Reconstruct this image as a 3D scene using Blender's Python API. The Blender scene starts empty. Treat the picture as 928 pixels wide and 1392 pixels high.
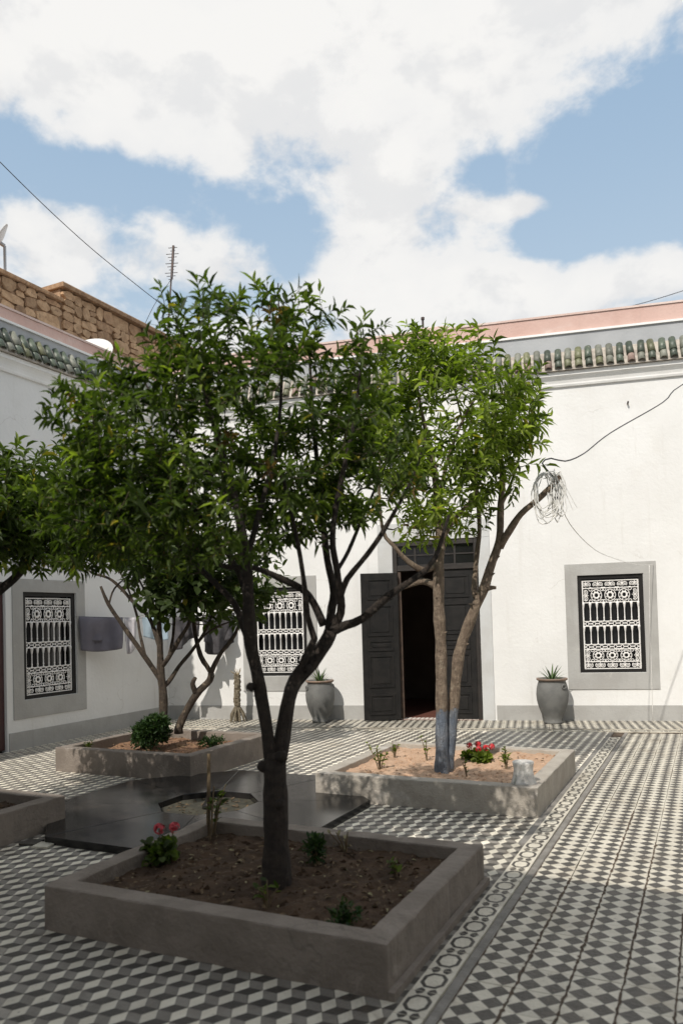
import bpy, bmesh, math, random
import numpy as np
from mathutils import Matrix, Vector, Euler
random.seed(7)
rng = np.random.default_rng(11)
S = bpy.context.scene
COL = S.collection
R = math.radians

# ------------------------------------------------------------------ camera
cam = bpy.data.objects.new('camera', bpy.data.cameras.new('camera'))
COL.objects.link(cam)
cam.location = (0, 0, 1.5)
cam.rotation_mode = 'QUATERNION'
cam.rotation_quaternion = (Matrix.Rotation(R(25.8), 3, 'Z') @ Matrix.Rotation(R(91.5), 3, 'X') @ Matrix.Rotation(R(-1.6), 3, 'Z')).to_quaternion()
cam.data.sensor_width = 36
cam.data.sensor_fit = 'AUTO'
cam.data.lens = 36 * 1030 / 1392
cam.data.shift_y = 121 / 1392
cam.data.clip_end = 3000
cam.data.dof.use_dof = True
cam.data.dof.focus_distance = 8.5
cam.data.dof.aperture_fstop = 2.2
S.camera = cam
S.render.resolution_x, S.render.resolution_y = 682, 1024

# ------------------------------------------------------------------ light
SUN = Vector((-0.057, -0.932, 1.0)).normalized()      # towards the sun
sl = bpy.data.lights.new('sun', 'SUN')
sl.energy = 3.6
sl.angle = R(0.5)
sl.color = (1.0, 0.942, 0.855)
so = bpy.data.objects.new('sun', sl)
COL.objects.link(so)
so.rotation_mode = 'QUATERNION'
so.rotation_quaternion = SUN.to_track_quat('Z', 'Y')
S.view_settings.view_transform = 'Standard'
S.view_settings.look = 'None'
S.view_settings.exposure = 0.10
S.view_settings.gamma = 1.0

W = bpy.data.worlds.new('World')
S.world = W
W.use_nodes = True
nt = W.node_tree
nt.nodes.clear()

class NG:
    """small helper to chain math nodes"""
    def __init__(s, t): s.t = t
    def n(s, k, **kw):
        x = s.t.nodes.new(k)
        for a, b in kw.items(): setattr(x, a, b)
        return x
    def link(s, a, b): s.t.links.new(a, b)
    def put(s, sock, v):
        if hasattr(v, 'links') or isinstance(v, bpy.types.NodeSocket): s.t.links.new(v, sock)
        else: sock.default_value = v
    def m(s, op, a, b=None, c=None, clamp=False):
        x = s.n('ShaderNodeMath', operation=op, use_clamp=clamp)
        s.put(x.inputs[0], a)
        if b is not None: s.put(x.inputs[1], b)
        if c is not None: s.put(x.inputs[2], c)
        return x.outputs[0]
    def noise(s, vec, scale, detail=4, rough=.5, dist=0):
        x = s.n('ShaderNodeTexNoise')
        if vec is not None: s.link(vec, x.inputs['Vector'])
        x.inputs['Scale'].default_value = scale
        x.inputs['Detail'].default_value = detail
        x.inputs['Roughness'].default_value = rough
        x.inputs['Distortion'].default_value = dist
        return x.outputs['Fac']
    def ramp(s, f, a, b):
        x = s.n('ShaderNodeMapRange', clamp=True)
        s.put(x.inputs[0], f)
        x.inputs[1].default_value, x.inputs[2].default_value = a, b
        x.interpolation_type = 'SMOOTHSTEP'
        return x.outputs[0]
    def mix(s, f, a, b, blend='MIX'):
        x = s.n('ShaderNodeMix', data_type='RGBA', blend_type=blend)
        s.put(x.inputs[0], f)
        s.put(x.inputs[6], a if not isinstance(a, tuple) else (*a[:3], 1))
        s.put(x.inputs[7], b if not isinstance(b, tuple) else (*b[:3], 1))
        return x.outputs[2]

def build_sky():
    g = NG(nt)
    sky = g.n('ShaderNodeTexSky', sky_type='NISHITA')
    sky.sun_disc = False
    sky.sun_elevation = math.asin(SUN.z)
    sky.sun_rotation = math.atan2(SUN.x, SUN.y)
    sky.air_density = 1.0
    sky.dust_density = 1.6
    sky.ozone_density = 1.2
    tc = g.n('ShaderNodeTexCoord')
    sep = g.n('ShaderNodeSeparateXYZ')
    g.link(tc.outputs['Generated'], sep.inputs[0])
    x, y, z = sep.outputs
    az = g.m('ARCTAN2', g.m('MULTIPLY', x, -1.0), y)           # 0 = north (+Y), positive to the west
    el = g.m('ARCSINE', z)
    az = g.m('MULTIPLY', az, 57.2958)
    el = g.m('MULTIPLY', el, 57.2958)
    # billowing noise over the dome, flattened a little vertically
    mp = g.n('ShaderNodeMapping'); mp.inputs['Scale'].default_value = (1, 1, 1.5)
    g.link(tc.outputs['Generated'], mp.inputs['Vector'])
    vec = mp.outputs[0]
    mp2 = g.n('ShaderNodeMapping'); mp2.inputs['Scale'].default_value = (1, 1, 1.5); mp2.inputs['Location'].default_value = (0, 0, .055)
    g.link(tc.outputs['Generated'], mp2.inputs['Vector'])
    big = g.noise(vec, 3.2, 3, .5)
    fine = g.noise(vec, 9.5, 12, .58, .15)
    fine2 = g.noise(mp2.outputs[0], 9.5, 6, .55, .15)
    f = g.m('ADD', g.m('ADD', g.m('MULTIPLY', g.m('SUBTRACT', big, .5), 0.8), .10), g.m('MULTIPLY', g.m('SUBTRACT', fine, .5), 2.3))
    # weather: banks of cloud and clear gaps over the courtyard (azimuth, elevation, widths, weight)
    banks = CLOUDS
    for (a0, e0, sa, se, w) in banks:
        d = g.m('ADD', g.m('POWER', g.m('DIVIDE', g.m('SUBTRACT', az, a0), sa), 2.0), g.m('POWER', g.m('DIVIDE', g.m('SUBTRACT', el, e0), se), 2.0))
        f = g.m('ADD', f, g.m('MULTIPLY', g.m('EXPONENT', g.m('MULTIPLY', d, -1.0)), w))
    cov = g.ramp(f, -.20, .30)
    thick = g.ramp(f, .1, 1.0)
    cl = g.mix(thick, (5.4, 5.4, 5.38), (5.78, 5.72, 5.6))
    # shaded undersides: denser below than above
    sh = g.ramp(g.m('SUBTRACT', fine2, fine), -.02, .14)
    cl = g.mix(g.m('MULTIPLY', sh, .42), cl, (4.35, 4.42, 4.55))
    sk = g.mix(1.0, sky.outputs[0], (1.0, .98, .94), 'MULTIPLY')
    # thin high veil of cirrus brightens the blue a little
    sk = g.mix(.75, sk, g.mix(g.ramp(el, 16, 36), (3.5, 4.3, 4.95), (2.55, 3.55, 4.65)))
    col = g.mix(cov, sk, cl)
    bg = g.n('ShaderNodeBackground')
    g.link(col, bg.inputs[0])
    bg.inputs[1].default_value = 0.15
    out = g.n('ShaderNodeOutputWorld')
    g.link(bg.outputs[0], out.inputs[0])

CLOUDS = [  # azimuth west of north, elevation, half widths in degrees, weight
    (25, 41, 44, 7.0, .90), (46, 35, 12, 2.5, .25), (21, 30, 4, 2.5, .3),
    (45, 29.9, 11, 1.6, -.78), (32, 28.2, 5.5, 1.9, -.80), (28.5, 25.5, 2.6, 2.4, -.55), (34, 23.2, 4, 1.0, -.40),
    (44, 25.2, 10, 2.2, .35),
    (21.0, 27, 5.0, 2.8, .45), (19, 23, 8, 3.0, .45), (21, 30.8, 2.5, 1.4, .25),
    (5, 30.0, 9.0, 3.2, -1.05), (0, 26.5, 6, 3.0, -.75), (9, 25.6, 5, 1.2, -.55), (1, 33.2, 5, 2.0, -.35), (15, 30.5, 2.5, 1.0, -.5),
    (11.5, 28.0, 3.2, .9, .95), (9, 22.6, 7, 1.6, .35), (2, 22.6, 3.5, 1.2, .45),
]
build_sky()

# ------------------------------------------------------------------ materials
MATS = {}
def pm(name, c1, c2=None, scale=6, rough=.8, bump=0, bscale=60, metal=0, lo=.35, hi=.65, spec=.5, c3=None, s3=2.2, lo3=.55, hi3=.75, detail=6, coat=0, trans=0, objrand=0, attr=None, rvar=0, streak=None, crack=False, grime=False, fiss=False, zpaint=None):
    m = bpy.data.materials.new(name)
    m.use_nodes = True
    t = m.node_tree
    t.nodes.clear()
    g = NG(t)
    out = g.n('ShaderNodeOutputMaterial')
    b = g.n('ShaderNodeBsdfPrincipled')
    pos = g.n('ShaderNodeNewGeometry').outputs['Position']
    col = (*c1, 1)
    if c2:
        col = g.mix(g.ramp(g.noise(pos, scale, detail, .55), lo, hi), c1, c2)
    if c3:
        col = g.mix(g.ramp(g.noise(pos, s3, 7, .62, .3), lo3, hi3), col, c3)
    if grime:       # chips and ground-in brown dirt
        ch = g.ramp(g.noise(pos, 38, 6, .7), .60, .66)
        col = g.mix(g.m('MULTIPLY', ch, g.ramp(g.noise(pos, 1.7, 4, .6), .42, .62)), col, (.19, .155, .12))
        d2 = g.ramp(g.noise(pos, 1.35, 7, .70, .5), .56, .72)
        col = g.mix(g.m('MULTIPLY', d2, .6), col, (.15, .115, .08))
    if streak:      # rain streaks: noise stretched along z
        mp = g.n('ShaderNodeMapping'); mp.inputs['Scale'].default_value = (9, 9, .7)
        g.link(pos, mp.inputs['Vector'])
        col = g.mix(g.m('MULTIPLY', g.ramp(g.noise(mp.outputs[0], 1.0, 5, .6), .56, .82), .55), col, streak)
    if crack:       # hairline cracks in the limewash
        vo = g.n('ShaderNodeTexVoronoi', feature='DISTANCE_TO_EDGE'); vo.inputs['Scale'].default_value = .55
        wv = g.n('ShaderNodeVectorMath', operation='ADD'); nz = g.n('ShaderNodeTexNoise'); nz.inputs['Scale'].default_value = 2.2; nz.inputs['Detail'].default_value = 6
        g.link(pos, nz.inputs['Vector']); g.link(pos, wv.inputs[0]); g.link(nz.outputs['Color'], wv.inputs[1]); g.link(wv.outputs[0], vo.inputs['Vector'])
        ck = g.m('MULTIPLY', g.m('SUBTRACT', 1.0, g.ramp(vo.outputs['Distance'], .0, .006)), g.ramp(g.noise(pos, .8, 3), .50, .66))
        col = g.mix(g.m('MULTIPLY', ck, .55), col, crack)
    if zpaint:      # whitewash brushed on up to an uneven line
        sz = g.n('ShaderNodeSeparateXYZ'); g.link(pos, sz.inputs[0])
        e = g.m('ADD', sz.outputs[2], g.m('MULTIPLY', g.m('SUBTRACT', g.noise(pos, 14, 5, .65), .5), .16))
        pf = g.m('SUBTRACT', 1.0, g.ramp(e, zpaint[0] - .012, zpaint[0] + .012))
        pf = g.m('MULTIPLY', pf, g.m('SUBTRACT', 1.0, g.m('MULTIPLY', g.ramp(g.noise(pos, 26, 6, .7), .60, .68), .8)))
        pc = g.mix(g.ramp(g.noise(pos, 9, 4), .35, .65), zpaint[1], zpaint[2])
        col = g.mix(pf, col, pc)
    if objrand:
        oi = g.n('ShaderNodeObjectInfo').outputs['Random']
        v = g.m('ADD', 1 - objrand, g.m('MULTIPLY', oi, 2 * objrand))
        cc = g.n('ShaderNodeCombineColor')
        for i in range(3): g.link(v, cc.inputs[i])
        col = g.mix(1.0, col, cc.outputs[0], 'MULTIPLY')
    if attr:
        at = g.n('ShaderNodeAttribute', attribute_name=attr)
        v = g.m('ADD', .8, g.m('MULTIPLY', at.outputs['Fac'], .4))
        cc = g.n('ShaderNodeCombineColor')
        for i in range(3): g.link(v, cc.inputs[i])
        col = g.mix(1.0, col, cc.outputs[0], 'MULTIPLY')
    g.put(b.inputs['Base Color'], col)
    if rvar:
        r = g.m('ADD', rough - rvar, g.m('MULTIPLY', g.noise(pos, 5, 5, .6), 2 * rvar))
        g.link(r, b.inputs['Roughness'])
    else: b.inputs['Roughness'].default_value = rough
    b.inputs['Metallic'].default_value = metal
    b.inputs['Specular IOR Level'].default_value = spec
    b.inputs['Coat Weight'].default_value = coat
    if bump:
        bn = g.n('ShaderNodeBump')
        bn.inputs['Strength'].default_value = min(1, bump)
        bn.inputs['Distance'].default_value = .01 * max(1, bump)
        if fiss:    # long bark fissures
            mf = g.n('ShaderNodeMapping'); mf.inputs['Scale'].default_value = (48, 48, 7); g.link(pos, mf.inputs['Vector'])
            fs_ = g.m('MULTIPLY', g.noise(mf.outputs[0], 1.0, 5, .65, .6), 2.2)
        h = g.m('ADD', g.noise(pos, bscale, 6, .6), g.m('MULTIPLY', g.noise(pos, bscale * .12, 3, .5), 1.5))
        if fiss: h = g.m('ADD', h, fs_)
        g.link(h, bn.inputs['Height'])
        g.link(bn.outputs[0], b.inputs['Normal'])
    g.link(b.outputs[0], out.inputs[0])
    MATS[name] = m
    return m

pm('plaster', (.76, .757, .745), (.715, .71, .695), 1.3, .9, .45, 22, c3=(.66, .645, .615), s3=1.1, lo3=.56, hi3=.85, streak=(.56, .54, .505), crack=(.40, .37, .33))
pm('grey_paint', (.41, .405, .39), (.36, .352, .336), 3, .8, .4, 35, c3=(.46, .45, .425), s3=5, lo3=.58, hi3=.8, streak=(.31, .30, .28))
pm('light_grey_paint', (.56, .57, .57), (.51, .51, .50), 3, .8, .3, 45)
pm('cornice_white', (.84, .835, .82), (.78, .775, .755), 2.5, .9, .4, 50)
pm('mortar', (.50, .45, .39), (.34, .30, .26), 14, .95, .6, 60)
pm('band_grey', (.42, .43, .44), (.36, .37, .38), 1.5, .9, .3, 40)
pm('pink', (.60, .42, .365), (.54, .36, .31), 1.6, .9, .5, 30, c3=(.64, .52, .47), s3=2.2, lo3=.52, hi3=.75, streak=(.46, .33, .28))
pm('pink_pale', (.68, .55, .50), (.60, .45, .40), 2, .9, .4, 40)
pm('tile_green', (0.056, 0.075, 0.056), (0.105, 0.124, 0.090), 22, .38, .4, 80, c3=(0.180, 0.180, 0.143), s3=16, lo3=.58, hi3=.72, objrand=.35)
pm('tile_olive', (0.111, 0.117, 0.058), (0.182, 0.182, 0.111), 20, .45, .4, 80, c3=(0.058, 0.065, 0.046), s3=14, lo3=.55, hi3=.7, objrand=.3)
pm('tile_pink', (0.286, 0.215, 0.182), (0.234, 0.156, 0.130), 20, .7, .4, 80, c3=(0.130, 0.130, 0.104), s3=14, lo3=.6, hi3=.75, objrand=.25)
pm('tile_pale', (0.236, 0.236, 0.198), (0.174, 0.180, 0.143), 20, .55, .4, 80, c3=(0.062, 0.068, 0.050), s3=14, lo3=.58, hi3=.72, objrand=.25)
pm('black_paint', (.0095, .009, .0088), (.016, .0145, .0135), 9, .55, .25, 60, c3=(.08, .07, .065), s3=30, lo3=.73, hi3=.80, spec=.3)
pm('dark_wood', (.016, .013, .011), (.026, .020, .017), 9, .55, .3, 60)
pm('brown_wood', (.10, .065, .045), (.06, .04, .03), 12, .6, .3, 60)
pm('red_door', (.045, .012, .014), (.06, .018, .018), 9, .5, .3, 60)
pm('grille_white', (.84, .82, .80), (.76, .74, .71), 40, .55, .3, 150, c3=(.45, .40, .36), s3=35, lo3=.70, hi3=.82)
pm('dark_glass', (.012, .012, .013), None, rough=.12, spec=.6)
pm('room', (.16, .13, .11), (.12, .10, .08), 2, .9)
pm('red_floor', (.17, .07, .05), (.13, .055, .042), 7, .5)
pm('white_floor', (.70, .66, .60), None, rough=.5)
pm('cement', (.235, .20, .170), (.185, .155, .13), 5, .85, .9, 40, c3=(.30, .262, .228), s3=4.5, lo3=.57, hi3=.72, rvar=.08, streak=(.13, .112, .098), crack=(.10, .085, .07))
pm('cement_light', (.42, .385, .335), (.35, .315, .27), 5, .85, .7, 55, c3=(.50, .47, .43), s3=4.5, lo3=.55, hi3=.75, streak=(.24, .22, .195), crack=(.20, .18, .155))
pm('kerb', (.25, .235, .215), (.18, .168, .152), 8, .75, .6, 50)
G = dict(rough=.45, rvar=.18, objrand=.11, attr='tint', grime=True)
pm('tl_white', (.80, .75, .635), (.72, .67, .56), 9, c3=(.50, .43, .33), s3=2.1, lo3=.52, hi3=.80, bump=.5, bscale=60, **G)
pm('tl_grey', (.27, .25, .22), (.22, .20, .175), 9, c3=(.14, .12, .10), s3=2.1, lo3=.52, hi3=.80, bump=.5, bscale=60, **G)
pm('tl_dark', (.058, .053, .047), (.085, .077, .068), 9, c3=(.10, .085, .07), s3=2.1, lo3=.52, hi3=.80, bump=.5, bscale=60, **G)
pm('grout', (.105, .075, .052), (.07, .05, .035), 9, .95, .5, 60)
pm('earth', (.20, .15, .11), (.26, .20, .15), .4, .95, .5, 10)
pm('marble', (.014, .0135, .0135), (.024, .022, .021), 5, .17, c3=(.045, .038, .034), s3=4, lo3=.52, hi3=.74, spec=.28, rvar=.08)
pm('basin', (.030, .028, .019), (.055, .05, .033), 14, .9, .6, 60)
pm('soil_dark', (.040, .022, .011), (.070, .040, .021), 10, .98, 1.0, 45, c3=(.085, .056, .032), s3=25, lo3=.58, hi3=.7)
pm('soil_sand', (.52, .355, .245), (.43, .28, .185), 7, .98, 1.0, 45, c3=(.30, .18, .11), s3=20, lo3=.56, hi3=.72)
pm('soil_rust', (.26, .15, .085), (.17, .095, .058), 7, .98, 1.0, 45, c3=(.10, .06, .04), s3=16, lo3=.52, hi3=.68)
pm('litter', (.15, .10, .05), (.09, .06, .035), 30, .85, objrand=.2)
pm('litter_pale', (.30, .27, .15), (.20, .165, .085), 30, .8)
pm('bark', (.046, .034, .026), (.028, .021, .017), 26, .92, 1.6, 70, c3=(.075, .06, .047), s3=18, lo3=.6, hi3=.72, fiss=True)
pm('bark_pale', (.26, .20, .145), (.17, .125, .09), 20, .9, 1.4, 70, c3=(.33, .28, .21), s3=16, lo3=.58, hi3=.72, fiss=True)
pm('bark_painted', (.26, .20, .145), (.17, .125, .09), 20, .9, 1.4, 70, c3=(.33, .28, .21), s3=16, lo3=.58, hi3=.72, fiss=True, zpaint=(.70, (.145, .172, .215), (.20, .215, .24)))
pm('bark_mid', (.095, .070, .050), (.055, .041, .030), 20, .9, 1.6, 60, c3=(.20, .155, .11), s3=14, lo3=.58, hi3=.7, fiss=True)
pm('twig', (.085, .065, .04), (.06, .05, .028), 20, .85)
pm('paint_blue', (.17, .215, .30), (.22, .255, .32), 12, .8, .8, 60, c3=(.28, .25, .22), s3=20, lo3=.62, hi3=.74)
pm('clay', (.165, .165, .157), (.125, .125, .12), 6, .75, .5, 45, c3=(.23, .22, .205), s3=7, lo3=.58, hi3=.74)
pm('clay_rim', (.25, .17, .125), (.19, .14, .11), 12, .8, .4, 50)
pm('stone_a', (.50, .335, .20), (.37, .235, .135), 9, .95, 2.5, 16, objrand=.22, c3=(.24, .15, .09), s3=11, lo3=.58, hi3=.70)
pm('stone_b', (.43, .275, .16), (.31, .19, .11), 10, .95, 2.5, 16, objrand=.22, c3=(.22, .14, .085), s3=12, lo3=.56, hi3=.70)
pm('stone_mortar', (.40, .27, .17), (.26, .165, .10), 9, .95, 2, 20)
pm('cloth_grey', (.175, .165, .195), (.14, .132, .158), 4, .95, .3, 200)
pm('cloth_blue', (.34, .42, .48), (.30, .38, .44), 4, .95, .3, 200)
pm('cloth_pale', (.50, .48, .50), (.45, .43, .45), 4, .95, .3, 200)
pm('cloth_dark', (.045, .042, .046), (.075, .07, .075), 12, .9, .4, 120, c3=(.14, .13, .14), s3=18, lo3=.62, hi3=.72)
pm('cable_black', (.03, .03, .033), None, rough=.6)
pm('cable_white', (.82, .81, .78), (.66, .65, .62), 30, .5)
pm('metal_dark', (.06, .055, .055), (.10, .07, .06), 20, .5, metal=.6)
pm('metal_white', (.72, .71, .69), (.62, .60, .57), 4, .45)
pm('metal_grey', (.35, .34, .33), None, rough=.4, metal=.8)
pm('white_pot', (.66, .65, .62), (.55, .53, .50), 12, .8, .8, 50, c3=(.22, .24, .19), s3=14, lo3=.55, hi3=.66)
pm('petal_red', (.55, .030, .035), (.42, .02, .03), 25, .6)
pm('petal_rose', (.55, .06, .08), (.42, .035, .05), 25, .6)
pm('stick', (.17, .125, .07), (.11, .08, .05), 15, .9, .6, 60)
pm('palm_bark', (.13, .105, .07), (.20, .17, .12), 24, .95, 1.4, 60)
pm('dry', (.36, .30, .20), (.25, .20, .13), 20, .9)

def leaf_mat(name, dark, light, young, gloss=.55, trans=.40):
    m = bpy.data.materials.new(name); m.use_nodes = True
    t = m.node_tree; t.nodes.clear(); g = NG(t)
    out = g.n('ShaderNodeOutputMaterial')
    at = g.n('ShaderNodeAttribute', attribute_name='tint').outputs['Fac']
    pos = g.n('ShaderNodeNewGeometry').outputs['Position']
    col = g.mix(g.ramp(at, 0, .7), dark, light)
    col = g.mix(g.ramp(at, .78, 1.0), col, young)
    col = g.mix(g.ramp(at, 1.05, 1.15), col, (.30, .24, .05))
    col = g.mix(g.ramp(at, 1.25, 1.4), col, (.17, .10, .05))
    col = g.mix(g.m('MULTIPLY', g.ramp(g.noise(pos, 40, 3), .4, .7), .25), col, tuple(c * .6 for c in dark))
    b = g.n('ShaderNodeBsdfPrincipled')
    g.link(col, b.inputs['Base Color'])
    b.inputs['Roughness'].default_value = gloss
    b.inputs['Specular IOR Level'].default_value = .3
    tr = g.n('ShaderNodeBsdfTranslucent')
    tc = g.mix(1.0, col, (1.5, 1.75, .5), 'MULTIPLY')
    g.link(tc, tr.inputs[0])
    ms = g.n('ShaderNodeMixShader'); ms.inputs[0].default_value = trans
    g.link(b.outputs[0], ms.inputs[1]); g.link(tr.outputs[0], ms.inputs[2])
    g.link(ms.outputs[0], out.inputs[0])
    MATS[name] = m
leaf_mat('leaf', (.032, .052, .013), (.088, .126, .026), (.25, .31, .06), trans=.45)
leaf_mat('leaf_bright', (.070, .100, .020), (.195, .25, .048), (.34, .40, .085), trans=.5)
leaf_mat('leaf_big', (.032, .050, .015), (.060, .088, .024), (.13, .17, .045))
leaf_mat('leaf_bush', (.018, .042, .012), (.036, .072, .018), (.07, .12, .03), trans=.25)
leaf_mat('leaf_aloe', (.06, .11, .04), (.10, .16, .055), (.17, .22, .07), trans=.12)

# ------------------------------------------------------------------ mesh helpers
def tag(o, label=None, cat=None, group=None, kind=None):
    if label: o['label'] = label
    if cat: o['category'] = cat
    if group: o['group'] = group
    if kind: o['kind'] = kind
    return o

def empty(name, loc=(0, 0, 0), rz=0, parent=None):
    o = bpy.data.objects.new(name, None)
    COL.objects.link(o); o.location = loc; o.rotation_euler = (0, 0, rz); o.parent = parent
    o.empty_display_size = .1
    return o

def link(name, me, parent=None, loc=(0, 0, 0), rot=(0, 0, 0), scale=(1, 1, 1)):
    o = bpy.data.objects.new(name, me)
    COL.objects.link(o); o.parent = parent; o.location = loc; o.rotation_euler = rot; o.scale = scale
    return o

class MB:
    def __init__(s): s.v, s.f, s.mi = [], [], []
    def add(s, vs, fs, mi=0):
        k = len(s.v)
        s.v += [tuple(p) for p in vs]
        for f in fs: s.f.append([i + k for i in f]); s.mi.append(mi)
        return s
    def box(s, x0, x1, y0, y1, z0, z1, mi=0):
        vs = [(x, y, z) for z in (z0, z1) for y in (y0, y1) for x in (x0, x1)]
        return s.add(vs, [(0, 2, 3, 1), (4, 5, 7, 6), (0, 1, 5, 4), (2, 6, 7, 3), (0, 4, 6, 2), (1, 3, 7, 5)], mi)
    def prism(s, pts, z0, z1, mi=0):        # polygon (ccw) in xy extruded
        n = len(pts)
        vs = [(p[0], p[1], z0) for p in pts] + [(p[0], p[1], z1) for p in pts]
        return s.add(vs, [list(range(n))[::-1], list(range(n, 2 * n))] + [(i, (i + 1) % n, n + (i + 1) % n, n + i) for i in range(n)], mi)
    def profile(s, prof, x0, x1, mi=0):      # closed polygon in (y,z) extruded along x
        n = len(prof)
        vs = [(x0, p[0], p[1]) for p in prof] + [(x1, p[0], p[1]) for p in prof]
        return s.add(vs, [list(range(n)), list(range(n, 2 * n))[::-1]] + [(i, n + i, n + (i + 1) % n, (i + 1) % n) for i in range(n)], mi)
    def tube(s, path, rad, sides=8, mi=0, cap=True, wob=0):
        P = [Vector(p) for p in path]
        n = len(P)
        rs = rad if hasattr(rad, '__len__') else [rad] * n
        up = None; rings = []
        for i in range(n):
            t = (P[min(i + 1, n - 1)] - P[max(i - 1, 0)])
            if t.length < 1e-9: t = Vector((0, 0, 1))
            t.normalize()
            if up is None:
                up = Vector((1, 0, 0)) if abs(t.x) < .8 else Vector((0, 1, 0))
            a = t.cross(up)
            if a.length < 1e-6: a = t.cross(Vector((0.3, 1, .2)))
            a.normalize(); up = a.cross(t).normalized()
            rings.append([P[i] + (a * math.cos(q) + up * math.sin(q)) * rs[i] * (1 + (random.uniform(-wob, wob) if wob else 0)) for q in (2 * math.pi * k / sides for k in range(sides))])
        vs = [p for r in rings for p in r]
        fs = [(i * sides + k, i * sides + (k + 1) % sides, (i + 1) * sides + (k + 1) % sides, (i + 1) * sides + k) for i in range(n - 1) for k in range(sides)]
        if cap: fs += [list(range(sides))[::-1], list(range((n - 1) * sides, n * sides))]
        return s.add(vs, fs, mi)
    def lathe(s, prof, sides=24, mi=0, c=(0, 0, 0), close=True):
        n = len(prof)
        vs = [(c[0] + r * math.cos(2 * math.pi * k / sides), c[1] + r * math.sin(2 * math.pi * k / sides), c[2] + z) for r, z in prof for k in range(sides)]
        fs = [(i * sides + k, i * sides + (k + 1) % sides, (i + 1) * sides + (k + 1) % sides, (i + 1) * sides + k) for i in range(n - 1) for k in range(sides)]
        if close: fs += [list(range(sides))[::-1], list(range((n - 1) * sides, n * sides))]
        return s.add(vs, fs, mi)
    def mesh(s, name, mats, smooth=False):
        me = bpy.data.meshes.new(name)
        me.from_pydata(s.v, [], s.f)
        for m in (mats if isinstance(mats, (list, tuple)) else [mats]): me.materials.append(MATS[m])
        if any(s.mi): me.polygons.foreach_set('material_index', s.mi)
        if smooth: me.polygons.foreach_set('use_smooth', [True] * len(me.polygons))
        me.update()
        return me
    def build(s, name, mats, parent=None, smooth=False, loc=(0, 0, 0), rot=(0, 0, 0)):
        return link(name, s.mesh(name, mats, smooth), parent, loc, rot)

def bevel_mesh(me, w, seg=2, jitter=0, ang=30):
    bm = bmesh.new(); bm.from_mesh(me)
    ed = [e for e in bm.edges if len(e.link_faces) == 2 and e.calc_face_angle(0) > R(ang)]
    bmesh.ops.bevel(bm, geom=ed, offset=w, segments=seg, profile=.6, affect='EDGES')
    if jitter:
        for v in bm.verts:
            v.co += Vector((random.uniform(-1, 1), random.uniform(-1, 1), random.uniform(-1, 1))) * jitter
    bm.to_mesh(me); bm.free(); me.update()
    return me

def smooth_path(pts, step=.05):
    """Catmull-Rom through (x,y,z,r) points"""
    P = [np.array(p, float) for p in pts]
    if len(P) < 2: return P
    Q = [2 * P[0] - P[1]] + P + [2 * P[-1] - P[-2]]
    out = []
    for i in range(1, len(Q) - 2):
        p0, p1, p2, p3 = Q[i - 1], Q[i], Q[i + 1], Q[i + 2]
        n = max(2, int(np.linalg.norm(p2[:3] - p1[:3]) / step))
        for k in range(n):
            t = k / n
            out.append(.5 * ((2 * p1) + (-p0 + p2) * t + (2 * p0 - 5 * p1 + 4 * p2 - p3) * t * t + (-p0 + 3 * p1 - 3 * p2 + p3) * t ** 3))
    out.append(P[-1])
    for o in out: o[3] = max(o[3], .0015)
    return out

# ================================================================== SETTING
g = MB().box(-600, 600, -600, 600, -.30, -.085).build('ground', 'earth')
tag(g, 'bare earth around the courtyard buildings', 'ground', kind='structure')

WALL_P = Vector((-2.5, 10.9)); WA = R(12)
WD = Vector((math.cos(WA), math.sin(WA))); WN = Vector((-WD.y, WD.x))   # along the back wall, into the building
def wall_dist(x, y):                     # distance in front of the back wall
    return -(Vector((x, y)) - WALL_P).dot(WN)
BAND = .98                               # distance from wall of the cross border

# ---- tiles -----------------------------------------------------------------
def hex_tile():
    s = .2 / 3; e0 = Vector((s, 0)); e6 = Vector((s / 2, s * math.sqrt(3) / 2)); em = Vector((s / 2, -s * math.sqrt(3) / 2))
    c = Vector((0, 0)); a = c - e0; b = a + e6; d = a + em; e = b + e0; f = c + e0; a2 = d + e0
    k = .991
    m = MB()
    ring = [d, a2, f, e, b, a]
    top = [(p.x * k, p.y * k, 0) for p in ring] + [(0, 0, 0)]
    bot = [(p.x * k, p.y * k, -.012) for p in ring]
    # order: 0 d,1 a2,2 f,3 e,4 b,5 a,6 c
    m.add(top + bot, [(5, 0, 6, 4)], 0)
    m.f.append([4, 6, 2, 3]); m.mi.append(1)
    m.f.append([0, 1, 2, 6]); m.mi.append(2)
    for i in range(6):
        j = (i + 1) % 6
        m.f.append([7 + i, 7 + j, j, i]); m.mi.append(1)
    return m
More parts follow.
